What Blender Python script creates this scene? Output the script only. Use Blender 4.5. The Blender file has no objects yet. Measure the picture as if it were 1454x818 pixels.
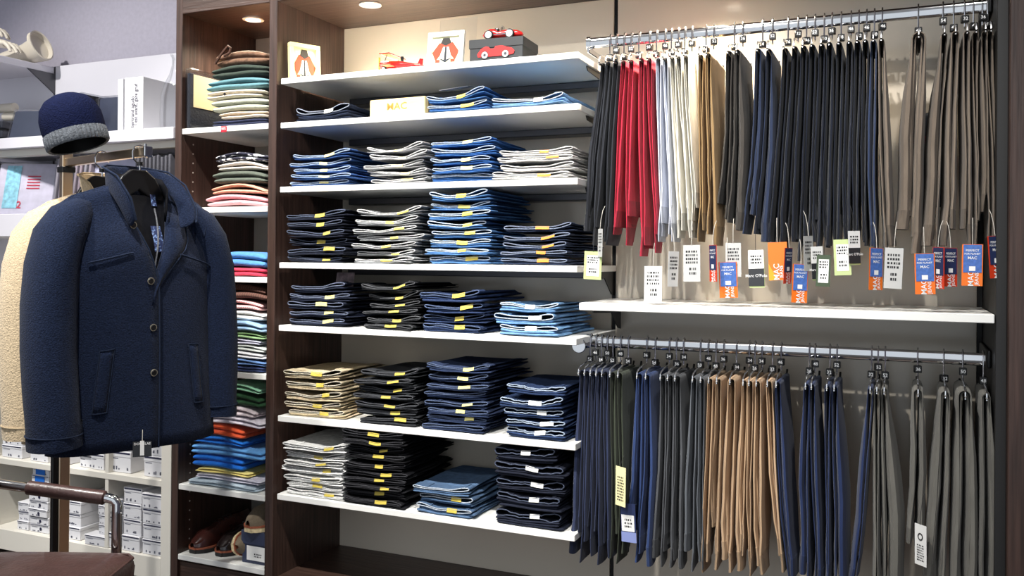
import bpy, bmesh, math, random
from mathutils import Vector, Matrix
pi = math.pi
sc = bpy.context.scene
COL = sc.collection
# ------------------------------------------------------------------ camera
FPX, YAW, PITCH, ROLL, PPY = 1268.086, .4131, .0044, .0084, 363.22
CAM = Vector((1.8195, -2.3, 1.2))
FW = Vector((-math.sin(YAW)*math.cos(PITCH), math.cos(YAW)*math.cos(PITCH), math.sin(PITCH)))
RT0 = Vector((math.cos(YAW), math.sin(YAW), 0)); UP0 = RT0.cross(FW)
RT = RT0*math.cos(ROLL)+UP0*math.sin(ROLL); UP = UP0*math.cos(ROLL)-RT0*math.sin(ROLL)
cd = bpy.data.cameras.new('camera'); cam = bpy.data.objects.new('camera', cd); COL.objects.link(cam)
cd.sensor_width = 36; cd.lens = FPX/1454*36; cd.shift_y = -(409-PPY)/1454; cd.clip_start = .05
m = Matrix.Identity(4)
for i, a in enumerate((RT, UP, -FW)):
    for j in range(3): m[j][i] = a[j]
m.translation = CAM; cam.matrix_world = m; sc.camera = cam
def ray(px, py): return FW+RT*((px-727)/FPX)+UP*((PPY-py)/FPX)
def at(px, py, Y):                       # point of the photo on the plane at wall distance Y
    r = ray(px, py); return CAM+r*((Y-CAM.y)/r.y)
def atd(px, py, D): return CAM+ray(px, py)*D
# ------------------------------------------------------------------ light
w = bpy.data.worlds.new('shop'); sc.world = w; w.use_nodes = True
w.node_tree.nodes['Background'].inputs[0].default_value = (.86, .93, 1, 1)
w.node_tree.nodes['Background'].inputs[1].default_value = .95
sc.view_settings.view_transform = 'Standard'; sc.view_settings.look = 'None'
sc.view_settings.exposure = 0.0; sc.view_settings.gamma = 1; sc.view_settings.use_curve_mapping = False
def spot(loc, target, power, size=70, blend=.6, col=(1, .97, .92), rad=.04):
    l = bpy.data.lights.new('ceiling_spot', 'SPOT'); l.energy = power; l.spot_size = math.radians(size); l.spot_blend = blend
    l.color = col; l.shadow_soft_size = rad
    o = bpy.data.objects.new('ceiling_spot', l); COL.objects.link(o); o.location = loc
    o.rotation_euler = (Vector(target)-Vector(loc)).to_track_quat('-Z', 'Y').to_euler(); return o
spot((.35, -1.42, 3.28), (.40, .05, .95), 310, 62)
spot((1.15, -1.42, 3.28), (1.10, .05, 1.0), 250, 60)
spot((2.1, -1.42, 3.28), (1.8, .05, .7), 80, 62)
spot((-.45, -1.5, 3.28), (-.35, -.1, .8), 230, 62)
spot((-1.3, -1.4, 3.28), (-1.0, .1, .9), 210, 75)
spot((.85, -3.7, 3.3), (1.15, .3, 1.25), 340, 30, .9)
# ------------------------------------------------------------------ materials
def lin(c):
    out = []
    for v in c:
        v = v/255
        out.append(v/12.92 if v <= .04045 else ((v+.055)/1.055)**2.4)
    return (out[0], out[1], out[2], 1)
MATS = {}
def M(name, rgb, rough=.6, metal=0, noise=None, bump=None, rand=0, stretch=(1, 1, 1), spec=.5, emit=0, sheen=0, coat=0):
    if name in MATS: return MATS[name]
    mt = bpy.data.materials.new(name); mt.use_nodes = True; nt = mt.node_tree; N = nt.nodes; L = nt.links
    b = N['Principled BSDF']; c = lin(rgb); b.inputs['Base Color'].default_value = c
    b.inputs['Roughness'].default_value = rough; b.inputs['Metallic'].default_value = metal
    b.inputs['Specular IOR Level'].default_value = spec
    if sheen: b.inputs['Sheen Weight'].default_value = sheen
    if coat: b.inputs['Coat Weight'].default_value = coat; b.inputs['Coat Roughness'].default_value = .08
    if emit: b.inputs['Emission Color'].default_value = c; b.inputs['Emission Strength'].default_value = emit
    if noise or bump:
        tc = N.new('ShaderNodeTexCoord'); mp = N.new('ShaderNodeMapping'); mp.inputs['Scale'].default_value = stretch
        L.new(tc.outputs['Object'], mp.inputs['Vector'])
    col = None
    if noise:
        s, amt = noise
        nz = N.new('ShaderNodeTexNoise'); nz.inputs['Scale'].default_value = s; nz.inputs['Detail'].default_value = 4
        L.new(mp.outputs[0], nz.inputs['Vector'])
        rp = N.new('ShaderNodeValToRGB'); rp.color_ramp.elements[0].position = .3; rp.color_ramp.elements[1].position = .7
        rp.color_ramp.elements[0].color = tuple(v*(1-amt) for v in c[:3])+(1,)
        rp.color_ramp.elements[1].color = tuple(min(1, v*(1+amt)+amt*.0008) for v in c[:3])+(1,)
        L.new(nz.outputs['Fac'], rp.inputs[0]); col = rp.outputs[0]
    if rand:
        oi = N.new('ShaderNodeObjectInfo'); mr = N.new('ShaderNodeMapRange')
        mr.inputs[3].default_value = 1-rand; mr.inputs[4].default_value = 1+rand
        L.new(oi.outputs['Random'], mr.inputs[0])
        hs = N.new('ShaderNodeHueSaturation'); L.new(mr.outputs[0], hs.inputs['Value'])
        if col: L.new(col, hs.inputs['Color'])
        else: hs.inputs['Color'].default_value = c
        col = hs.outputs[0]
    if col: L.new(col, b.inputs['Base Color'])
    if bump:
        s, st = bump
        nb = N.new('ShaderNodeTexNoise'); nb.inputs['Scale'].default_value = s; nb.inputs['Detail'].default_value = 3
        L.new(mp.outputs[0], nb.inputs['Vector'])
        bp = N.new('ShaderNodeBump'); bp.inputs['Strength'].default_value = st; bp.inputs['Distance'].default_value = .004
        L.new(nb.outputs['Fac'], bp.inputs['Height']); L.new(bp.outputs[0], b.inputs['Normal'])
    MATS[name] = mt; return mt
def wood(name, rgb, rough=.42, axis='z', amt=.45):
    st = {'z': (26, 26, 1.3), 'x': (1.3, 26, 26)}[axis]
    return M(name, rgb, rough, noise=(3.2, amt), bump=(6, .25), stretch=st)
W_DARK = wood('dark_wenge_veneer', (60, 43, 37))
W_DARKX = wood('dark_wenge_veneer_cross', (62, 45, 38), axis='x')
WHITE = M('white_laminate', (236, 236, 232), .35, noise=(3, .02))
WHITE2 = M('cool_white_laminate', (214, 212, 220), .45, noise=(2, .02))
BACK = M('glossy_greige_panel', (216, 206, 190), .15, noise=(1.5, .03), spec=.5)
WALLP = M('lilac_grey_paint', (168, 164, 178), .8, noise=(60, .05))
HOOKM = M('hanger_wire_chrome', (232, 232, 234), .2, 1)
SATIN = M('satin_chrome_reflection_tint', (226, 204, 176), .28, 1)  # stand chrome, the wood floor's warm reflection put into its colour
CHROME = M('chrome', (214, 214, 216), .08, 1)
BLACKM = M('black_metal', (18, 18, 20), .4, .3)
BLACKP = M('black_plastic', (14, 14, 16), .35)
GREYM = M('grey_metal', (86, 86, 90), .35, .7)
STRING = M('tag_string', (205, 200, 190), .8)
DSTRING = M('dark_tag_string', (28, 28, 30), .8)
def glass(name, rough=.0, tint=(1, 1, 1)):
    if name in MATS: return MATS[name]
    mt = bpy.data.materials.new(name); mt.use_nodes = True; nt = mt.node_tree; N = nt.nodes
    N.remove(N['Principled BSDF']); out = N['Material Output']
    t = N.new('ShaderNodeBsdfTransparent'); t.inputs[0].default_value = (*tint, 1)
    g = N.new('ShaderNodeBsdfGlossy'); g.inputs['Roughness'].default_value = rough
    tc = N.new('ShaderNodeTexCoord'); nz = N.new('ShaderNodeTexNoise'); nz.inputs['Scale'].default_value = 28 if rough else 4
    bp = N.new('ShaderNodeBump'); bp.inputs['Strength'].default_value = .8 if rough else .05
    fr = N.new('ShaderNodeFresnel'); fr.inputs[0].default_value = 1.45
    mn = N.new('ShaderNodeMath'); mn.operation = 'MINIMUM'; mn.inputs[1].default_value = .35
    mx = N.new('ShaderNodeMixShader')
    nt.links.new(tc.outputs['Object'], nz.inputs['Vector']); nt.links.new(nz.outputs['Fac'], bp.inputs['Height'])
    nt.links.new(bp.outputs[0], g.inputs['Normal']); nt.links.new(bp.outputs[0], fr.inputs['Normal'])
    nt.links.new(fr.outputs[0], mn.inputs[0]); nt.links.new(mn.outputs[0], mx.inputs[0]); nt.links.new(t.outputs[0], mx.inputs[1]); nt.links.new(g.outputs[0], mx.inputs[2])
    nt.links.new(mx.outputs[0], out.inputs[0]); MATS[name] = mt; return mt
GLASS = glass('clear_glass', 0, (.95, .96, .97)); FOIL = glass('clear_plastic_film', .12, (.93, .94, .96))
# ------------------------------------------------------------------ helpers
def spow(v, e): return math.copysign(abs(v)**e, v)
def ss(a, b, x):
    t = max(0, min(1, (x-a)/(b-a))); return t*t*(3-2*t)
def run(n): return [1-2*k/(n-1) for k in range(n)]
SEC = [(.95*u, 1) for u in run(9)]+[(-.985, .72), (-1, 0), (-.985, -.72)]+[(-.95*u, -1) for u in run(9)]+[(.985, -.72), (1, 0), (.985, .72)]
class MB:
    def __init__(s): s.v = []; s.f = []
    def box(s, x0, x1, y0, y1, z0, z1):
        b = len(s.v)
        s.v += [(x, y, z) for z in (z0, z1) for y in (y0, y1) for x in (x0, x1)]
        s.f += [tuple(b+i for i in q) for q in ((0, 2, 3, 1), (4, 5, 7, 6), (0, 1, 5, 4), (2, 6, 7, 3), (0, 4, 6, 2), (1, 3, 7, 5))]
        return s
    def cbox(s, x0, x1, y0, y1, z0, z1, c=.0015, seg=1):
        bm = bmesh.new(); bmesh.ops.create_cube(bm, size=1)
        for v in bm.verts: v.co = Vector(((x0+x1)/2+v.co.x*(x1-x0), (y0+y1)/2+v.co.y*(y1-y0), (z0+z1)/2+v.co.z*(z1-z0)))
        bmesh.ops.bevel(bm, geom=bm.edges[:], offset=c, segments=seg, affect='EDGES', profile=.5)
        b = len(s.v); bm.verts.index_update(); s.v += [tuple(v.co) for v in bm.verts]
        s.f += [tuple(b+v.index for v in f.verts) for f in bm.faces]; bm.free(); return s
    def rings(s, rings, closed=True, cap0=False, cap1=False, loop=False):
        b = len(s.v); n = len(rings[0])
        for r in rings: s.v += [tuple(p) for p in r]
        R = len(rings)
        for i in range(R if loop else R-1):
            for j in range(n if closed else n-1):
                k = (j+1) % n; i2 = (i+1) % R
                s.f.append((b+i*n+j, b+i*n+k, b+i2*n+k, b+i2*n+j))
        if cap0: s.f.append(tuple(b+j for j in range(n))[::-1])
        if cap1: s.f.append(tuple(b+(R-1)*n+j for j in range(n)))
        return s
    def tube(s, pts, r, seg=8, cap=True, loop=False, ry=None):
        pts = [Vector(p) for p in pts]; n = len(pts); rings = []; nrm = None
        for i in range(n):
            a = pts[(i-1) % n] if (i or loop) else pts[0]; c = pts[(i+1) % n] if (i < n-1 or loop) else pts[-1]
            t = (c-a); t = t.normalized() if t.length > 1e-9 else Vector((0, 0, 1))
            if nrm is None: nrm = t.orthogonal().normalized()
            nrm = (nrm-t*nrm.dot(t))
            nrm = nrm.normalized() if nrm.length > 1e-6 else t.orthogonal().normalized()
            bn = t.cross(nrm); rr = r[i] if isinstance(r, (list, tuple)) else r
            rings.append([pts[i]+nrm*rr*math.cos(2*pi*k/seg)+bn*(ry or rr)*math.sin(2*pi*k/seg) for k in range(seg)])
        return s.rings(rings, True, cap and not loop, cap and not loop, loop)
    def lathe(s, prof, seg=24, cx=0, cy=0, cz=0):
        rings = [[(cx+r*math.cos(2*pi*k/seg), cy+r*math.sin(2*pi*k/seg), cz+z) for k in range(seg)] for r, z in prof]
        return s.rings(rings)
    def poly(s, pts, th=0, ax='y'):      # flat polygon in XZ (pts x,z) with thickness along y
        b = len(s.v); n = len(pts)
        s.v += [(p[0], 0, p[1]) for p in pts]
        if th:
            s.v += [(p[0], th, p[1]) for p in pts]; s.f.append(tuple(b+i for i in range(n))); s.f.append(tuple(b+n+i for i in range(n))[::-1])
            for i in range(n): j = (i+1) % n; s.f.append((b+i, b+n+i, b+n+j, b+j))
        else: s.f.append(tuple(b+i for i in range(n)))
        return s
    def mesh(s, name, smooth=True):
        me = bpy.data.meshes.new(name); me.from_pydata(s.v, [], s.f)
        bm = bmesh.new(); bm.from_mesh(me); bmesh.ops.recalc_face_normals(bm, faces=bm.faces[:]); bm.to_mesh(me); bm.free()
        if smooth:
            me.shade_smooth()
            try: me.set_sharp_from_angle(angle=math.radians(38))
            except Exception: pass
        return me
def link(name, me, mat, parent=None, loc=(0, 0, 0), rot=(0, 0, 0)):
    o = bpy.data.objects.new(name, me); COL.objects.link(o); o.location = loc; o.rotation_euler = rot
    if mat and not me.materials: me.materials.append(mat)
    elif mat and me.materials and me.materials[0] != mat:
        o.material_slots[0].link = 'OBJECT'; o.material_slots[0].material = mat
    if parent: o.parent = parent
    return o
def part(name, mb, mat, parent=None, smooth=True, loc=(0, 0, 0), rot=(0, 0, 0)):
    return link(name, mb.mesh(name, smooth), mat, parent, loc, rot)
def tag(o, label, cat, group=None):
    o['label'] = label; o['category'] = cat
    if group: o['group'] = group
    return o
def thing(name, label, cat, loc=(0, 0, 0), rz=0, group=None):
    o = bpy.data.objects.new(name, None); COL.objects.link(o); o.empty_display_size = .05
    o.location = loc; o.rotation_euler = (0, 0, rz); return tag(o, label, cat, group)
def struct(name, mb, mat):
    o = part(name, mb, mat, None, False); o['kind'] = 'structure'; return o
ORD = ['first', 'second', 'third', 'fourth', 'fifth', 'sixth', 'seventh', 'eighth', 'ninth', 'tenth', 'eleventh', 'twelfth', 'thirteenth',
       'fourteenth', 'fifteenth', 'sixteenth', 'seventeenth', 'eighteenth', 'nineteenth', 'twentieth']
ORD += ['twenty-'+x for x in ORD[:9]]+['thirtieth']+['thirty-'+x for x in ORD[:9]]+['fortieth']
TXT = {}
def text_mesh(s):                        # unit-height lettering in XZ, centred, facing -Y
    if s in TXT: return TXT[s].copy()
    c = bpy.data.curves.new('lettering', 'FONT'); c.body = s; c.align_x = 'CENTER'; c.align_y = 'CENTER'; c.size = 1.35; c.resolution_u = 2
    c.offset = .012
    o = bpy.data.objects.new('lettering', c); COL.objects.link(o)
    dg = bpy.context.evaluated_depsgraph_get(); me = bpy.data.meshes.new_from_object(o.evaluated_get(dg))
    bpy.data.objects.remove(o)
    me.transform(Matrix.Rotation(pi/2, 4, 'X')); me.materials.clear()
    TXT[s] = me; return me.copy()
def text(s, h, mat, parent, loc, rot=0, wide=1):
    me = text_mesh(s); me.transform(Matrix.Diagonal((h*wide, 1, h, 1)))
    if rot: me.transform(Matrix.Rotation(rot, 4, 'Y'))
    return link('lettering', me, mat, parent, loc)
# ------------------------------------------------------------------ setting
CEIL = 3.4
struct('floor', MB().box(-4, 4, -4, .6, -.05, 0), wood('brown_floor_boards', (74, 58, 48), axis='x', amt=.2))
struct('ceiling', MB().box(-4, 4, -4, .6, CEIL, CEIL+.05), M('white_ceiling', (225, 225, 225), .9, noise=(4, .02)))
struct('wall_back', MB().box(-4, 4, .45, .55, 0, CEIL), WALLP)
struct('wall_left', MB().box(-4.1, -4, -4, .6, 0, CEIL), WALLP)
struct('wall_right', MB().box(4, 4.1, -4, .6, 0, CEIL), WALLP)
# ------------------------------------------------------------------ dark wood cabinets
ZT = 2.017; YB = .3706; XD0, XD1 = -.043, -.0118; XP0, XP1 = -.434, -.406; XR = 2.036; ZB = .18
wc = thing('wall_cabinet', 'wide dark wood wall cabinet with white shelves and chrome rails', 'cabinet', (0, 0, 0))
part('side_panel', MB().cbox(XD0, XD1, 0, .43, 0, 2.2), W_DARK, wc, False)
part('side_panel', MB().cbox(XR, XR+.034, -.02, .43, 0, 2.2), W_DARK, wc, False)
part('top_board', MB().cbox(XD1, XR, 0, .43, ZT, 2.2), W_DARKX, wc, False)
part('base_board', MB().cbox(XD1, XR, 0.004, .43, 0, ZB), W_DARKX, wc, False)
part('back_panel', MB().cbox(XD1, .9885, YB, .39, ZB, ZT, .001), BACK, wc, False)
part('back_panel', MB().cbox(1.0015, 1.999, YB, .39, ZB, ZT, .001), BACK, wc, False)
part('inner_side_panel', MB().cbox(2.013, XR, .012, .39, ZB, ZT, .001), M('black_side_panel', (26, 25, 25), .5), wc, False)
for x0, x1 in ((.9885, 1.0015), (1.999, 2.013)):
    part('slotted_upright', MB().cbox(x0, x1, YB+.006, .392, ZB, ZT, .001), BLACKM, wc, False)
SH = [1.751, 1.6104, 1.4066, 1.1665, .9677, .6809, .4332]; TH = .0185
for i, z in enumerate(SH):
    s = part('shelf', MB().cbox(.0045, 1.0048, 0, .362, z, z+TH, .0015), WHITE, wc, False)
    part('steel_support', MB().cbox(.06, .985, .30, .366, z-.022, z-.0005, .002), GREYM, wc, False)
    b = MB()
    b.poly([(0, 0), (.28, 0), (.27, -.012), (.1, -.02), (.03, -.07), (0, -.075)], .003)
    part('shelf_bracket', b, BLACKM, wc, False, (.9935, YB+.004, z-.0005), (0, 0, -pi/2))
ZR = 1.064
part('shelf', MB().cbox(1.0117, 2.010, 0, .366, ZR, ZR+.0205, .0015), WHITE, wc, False)
b = MB().poly([(0, 0), (.28, 0), (.27, -.012), (.1, -.02), (.03, -.07), (0, -.075)], .003)
part('shelf_bracket', b, BLACKM, wc, False, (1.016, YB+.004, ZR-.0005), (0, 0, -pi/2))
nc = thing('shelf_cabinet', 'narrow dark wood cabinet with white shelves of folded sweaters', 'cabinet')
part('side_panel', MB().cbox(XP0, XP1, 0, .43, 0, 2.2), W_DARK, nc, False)
part('top_board', MB().cbox(XP1, XD0, 0, .43, ZT, 2.2), W_DARKX, nc, False)
part('base_board', MB().cbox(XP1, XD0, .012, .43, 0, .176), W_DARKX, nc, False)
part('back_panel', MB().cbox(XP1, XD0, YB, .39, .176, ZT, .001), M('greige_panel', (150, 146, 140), .4, noise=(2, .03)), nc, False)
NS = [1.612, 1.3465, 1.1185, .808, .420, .185]
for z in NS: part('shelf', MB().cbox(XP1+.002, XD0-.002, 0.001, .364, z, z+TH, .0015), WHITE, nc, False)
pin = MB().lathe([(0, 0), (.0028, 0), (.0028, .0008), (0, .0008)], 8)
pme = pin.mesh('peg_hole'); PINM = M('pin_hole_rim', (196, 190, 180), .4)
for k in range(44):
    z = .24+k*.032
    if z > 1.95 or min(abs(z-s-.009) for s in NS) < .014: continue
    link('peg_hole', pme, PINM, nc, (XP1+.0003, .055, z), (0, pi/2, 0))
for x, z in ((XD0-.0, 1.93), (XD0, .2)): pass
# recessed downlights
for x, wd in ((.246, 'over the toy shelf'), (-.224, 'over the narrow cabinet'), (1.32, 'over the chrome trouser rail')):
    d = thing('recessed_downlight', 'round white recessed downlight '+wd, 'downlight', (x, .139, ZT-.001), 0, 'cabinet downlights')
    part('trim_ring', MB().lathe([(.024, 0), (.036, 0), (.036, -.003), (.026, -.004), (.024, 0)], 28), WHITE, d)
    part('lamp_face', MB().lathe([(0, -.0015), (.0245, -.0015)], 28), M('lit_lamp', (255, 244, 226), .5, emit=14), d)
    l = bpy.data.lights.new('downlight_beam', 'SPOT'); l.energy = 60 if x > 1 else 34; l.spot_size = math.radians(140); l.spot_blend = .8
    l.color = (1, .86, .66); l.shadow_soft_size = .024
    o = bpy.data.objects.new('downlight_beam', l); COL.objects.link(o); o.location = (x, .139, ZT-.008)
# ------------------------------------------------------------------ chrome rails
def rail(name, label, Y, z, x0, x1):
    r = thing(name, label, 'clothes rail', (x0, Y, z))
    ring = lambda x: [(x, .0075*spow(math.cos(t), .8), .0155*spow(math.sin(t), .8)) for t in [2*pi*k/18 for k in range(18)]]
    part('tube', MB().rings([ring(0), ring(x1-x0)], True, True, True), CHROME, r)
    part('end_cap', MB().rings([[(px, y*1.25, zz*1.25) for px, y, zz in ring(-.006)], [(px, y*1.25, zz*1.25) for px, y, zz in ring(0.006)]], True, True, True), CHROME, r)
    part('end_bracket', MB().cbox(x1-x0+.0035, x1-x0+.0125, -.02, .23, -.02, .024, .004, 3), BLACKM, r)
    return r
r1 = rail('clothes_rail', 'chrome rail under the top board with trousers hung above white shelf', .147, 1.826, .984, 2.0)
part('bracket_arm', MB().cbox(.004, .012, -.03, .225, -.034, -.018, .002), CHROME, r1)
part('bracket_arm', MB().cbox(.004, .012, -.004, .004, -.02, -.012, .001), CHROME, r1)
r2 = rail('clothes_rail', 'chrome rail below white shelf carrying the long lower row of trousers', .12, .970, 1.0, 2.0)
part('bracket_arm', MB().cbox(-.012, -.003, -.06, .252, -.02, .004, .003), CHROME, r2)
part('disc_cap', MB().lathe([(0, -.004), (.019, -.004), (.021, 0), (.019, .004), (0, .004)], 24), CHROME, r2, True, (-.0075, -.062, -.008), (pi/2, 0, 0))
# ------------------------------------------------------------------ folded jeans
def jeans_meshes(w_, t, dep, rnd, sag, lift, fray=0, topmost=False):
    A = sag*1.7; lift *= 1.5; ph = rnd.uniform(0, 6); B = rnd.uniform(.0006, .0016)
    xr = rnd.uniform(.30, .40)*w_
    tl = t*rnd.uniform(.46, .60); ts = t-tl
    q1 = rnd.uniform(-.0035, .0035); q2 = rnd.uniform(.0008, .0026); ph3 = rnd.uniform(0, 6)
    def mid(x): u = 2*x/w_; return A*(u*u-.35)+lift*ss(.1, 1, u)+B*math.sin(7*u+ph)+q1*u+q2*math.sin(3.2*u+ph3)
    g1 = max(.006, tl-.004)*rnd.uniform(.85, 1.2); g0 = g1*rnd.uniform(.2, .65); gl = g1*rnd.uniform(.2, 1.5)
    def gap(x): return g0+(g1-g0)*math.exp(-((x-xr)/(.13*w_))**2)+gl*.4*math.exp(-((x+.42*w_)/(.1*w_))**2)
    L = []; ends = (.975, .992, 1.0, .992, .975)
    seq = [(.95*u, 1) for u in run(15)]+[(-e, (.75, .4, 0, -.4, -.75)[q]) for q, e in enumerate(ends)]+[(-.95*u, -1) for u in run(15)]+[(e, (-.75, -.4, 0, .4, .75)[q]) for q, e in enumerate(ends)]
    n = len(seq)
    for k, (u, sg) in enumerate(seq):
        x = w_/2*u; z = mid(x)+gap(x)/2*sg
        if fray: z += .0012*math.sin(k*2.7); x += .0008*math.sin(k*3.9)
        L.append((x, z))
    def off(d):
        out = []
        for k in range(n):
            a = L[k-1]; c = L[(k+1) % n]; tx, tz = c[0]-a[0], c[1]-a[1]; l = math.hypot(tx, tz) or 1
            out.append((L[k][0]+tz/l*d, L[k][1]-tx/l*d))
        return out
    O = off(.0022); I = off(-.0001); zc = ts+tl*.5
    flat = lambda P, f, y, dx=0: [(p[0]*(1-.02*f)+dx, y, zc+mid(p[0])*(1-.3*f)+(p[1]-mid(p[0]))*(1-.25*f)) for p in P]
    wb = MB().rings([flat(I, 0, .05), flat(I, 0, 0), flat(O, 0, 0), flat(O, 0, .012), flat(O, .02, .038), flat(O, .1, .042)])
    sx = rnd.uniform(-.006, .006)
    seat = MB().rings([flat(I, .06, .04), flat(I, .1, .06), flat(I, .5, dep*.5, sx), flat(I, .8, dep*.8, sx), [(p[0]*.9, dep*.97, zc+(p[1]-mid(p[0]))*.3) for p in I]], True, False, True)
    rim = MB().tube([(p[0], -.0004, zc+p[1]) for p in off(.001)], .0015, 5, loop=True)
    body = MB(); nl = 2 if t < .03 else 3
    for q in range(nl):
        z0 = ts*(q+.5)/nl; hz = ts/nl*.56; dx = rnd.uniform(-.004, .006); y0 = rnd.uniform(-.005, .003); ww = w_*rnd.uniform(.97, 1.03); p2 = rnd.uniform(0, 6)
        rings = []
        for yy, sf in ((0, .25), (.0012, .68), (.004, .93), (.012, 1), (.08, 1.02), (.15, 1), (.22, 1.03), (dep-.02, 1), (dep-.004, .7), (dep, .15)):
            fx = 1-.05*(1-sf)
            rings.append([(dx+ww/2*fx*cx+(.005*math.sin(23*yy+p2*2)+.003*math.sin(61*yy+p2))*max(0, cx)**3, y0+yy, z0+mid(ww/2*cx)*(q+.7)/nl*.8+hz*sf*sz+.0008*math.sin(5*cx+p2+20*yy)) for cx, sz in SEC])
        body.rings(rings, True, True, True)
    body_all = MB(); body_all.v = body.v+seat.v; nb = len(body.v); body_all.f = body.f+[tuple(i+nb for i in f) for f in seat.f]
    px = rnd.uniform(.02, .24)*w_; pw = rnd.uniform(.026, .042); rings = []
    for k in range(7):
        x = px-pw/2+pw*k/6; zz = zc+mid(x)+gap(x)*.12; hh = .0052*min(1, t/.022)+.0008
        rings.append([(x, -.0036, zz-hh), (x, -.0022, zz-hh), (x, .0006, zz+hh), (x, -.0008, zz+hh)])
    patch = MB().rings(rings, True, True, True)
    loops = []
    for fx in (-.3, .42):
        x = fx*w_
        k = min(range(n//2), key=lambda i: abs(L[i][0]-x)); p = O[k]
        loops.append(MB().cbox(p[0]-.005, p[0]+.005, .002, .044, zc+p[1]-.0006, zc+p[1]+.0022, .0008))
    return body_all, wb, rim, patch, loops
def denim(name, rgb, amt=.22): return M(name, rgb, .85, noise=(55, amt), bump=(420, .5), rand=.16, stretch=(1, 1, 1), spec=.2)
PATCHY = M('yellow_size_label', (204, 182, 76), .6, noise=(40, .05)); PATCHO = M('orange_size_label', (222, 140, 40), .6); PATCHW = M('white_size_label', (226, 226, 220), .6)
PATCHB = M('pale_yellow_size_label', (234, 222, 140), .6)
WHERE = ['in stack beside wood divider', 'in stack second from wood divider', 'in stack third from wood divider', 'in stack farthest from wood divider']
SHELFN = ['top shelf', 'second shelf down', 'third shelf down', 'fourth shelf down', 'fifth shelf down', 'sixth shelf down', 'lowest shelf']
# shelf, stack no., left px, right px, top px, count, colour word, body, edge, label, sag, lift, fray
STK = [
 (1, 0, 416, 490, 147, 1, 'dark navy', (32, 40, 60), (170, 178, 196), PATCHW, .008, .004, 0),
 (1, 2, 605, 686, 125, 2, 'mid blue', (62, 104, 158), (190, 205, 225), PATCHY, .004, .010, 0),
 (1, 3, 700, 800, 133, 1, 'light blue', (118, 156, 198), (226, 232, 240), PATCHW, .006, .004, 0),
 (2, 0, 409, 492, 214, 5, 'blue', (52, 84, 138), (176, 196, 226), PATCHB, .003, .005, 0),
 (2, 1, 518, 602, 208, 5, 'light grey', (168, 168, 170), (224, 224, 224), PATCHB, .005, .009, 0),
 (2, 2, 612, 697, 195, 5, 'bright blue', (48, 92, 152), (190, 208, 232), PATCHB, .003, .006, 0),
 (2, 3, 702, 808, 210, 4, 'off white', (206, 204, 202), (242, 242, 240), PATCHO, .004, .002, 0),
 (3, 0, 405, 486, 298, 6, 'navy black', (26, 30, 44), (88, 98, 122), PATCHY, .003, .008, 0),
 (3, 1, 503, 593, 298, 7, 'mid grey', (150, 152, 154), (222, 222, 222), PATCHY, .004, .010, 0),
 (3, 2, 606, 693, 269, 8, 'washed blue', (72, 112, 160), (208, 224, 242), PATCHY, .003, .006, 0),
 (3, 3, 711, 806, 318, 5, 'dark indigo', (38, 48, 70), (140, 152, 178), PATCHO, .004, .003, 0),
 (4, 0, 408, 488, 400, 5, 'inky navy', (30, 36, 54), (112, 122, 148), PATCHB, .003, .006, 0),
 (4, 1, 515, 590, 404, 6, 'charcoal', (40, 41, 44), (84, 86, 90), PATCHY, .004, .009, 0),
 (4, 2, 598, 680, 410, 4, 'deep blue', (40, 54, 86), (88, 106, 144), PATCHY, .003, .010, 0),
 (4, 3, 706, 788, 428, 3, 'faded light blue', (108, 148, 190), (214, 228, 242), PATCHW, .003, .003, 0),
 (5, 0, 403, 480, 524, 5, 'beige', (208, 192, 160), (236, 228, 206), PATCHY, .003, .005, 0),
 (5, 1, 503, 588, 526, 7, 'black grey', (44, 46, 50), (76, 78, 84), PATCHY, .004, .007, 0),
 (5, 2, 602, 688, 518, 8, 'navy', (38, 50, 78), (80, 96, 130), PATCHB, .003, .008, 0),
 (5, 3, 712, 800, 548, 5, 'frayed dark denim', (36, 52, 84), (176, 192, 214), PATCHW, .004, .004, 1),
 (6, 0, 401, 486, 630, 7, 'white', (226, 226, 224), (244, 244, 242), PATCHY, .004, .008, 0),
 (6, 1, 484, 572, 614, 10, 'black', (20, 20, 24), (48, 48, 54), PATCHY, .003, .006, 0),
 (6, 2, 586, 668, 690, 3, 'grey blue', (74, 98, 128), (196, 208, 222), PATCHY, .003, .003, 0),
 (6, 3, 700, 792, 634, 5, 'blue black', (24, 28, 42), (76, 86, 110), PATCHW, .004, .005, 1),
]
def pxshelf(px, z):                      # photo row of the shelf's front edge at column px
    y = 400.
    for _ in range(6):
        y += (at(px, y, 0).z-z)*FPX/2.6
    return y
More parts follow.
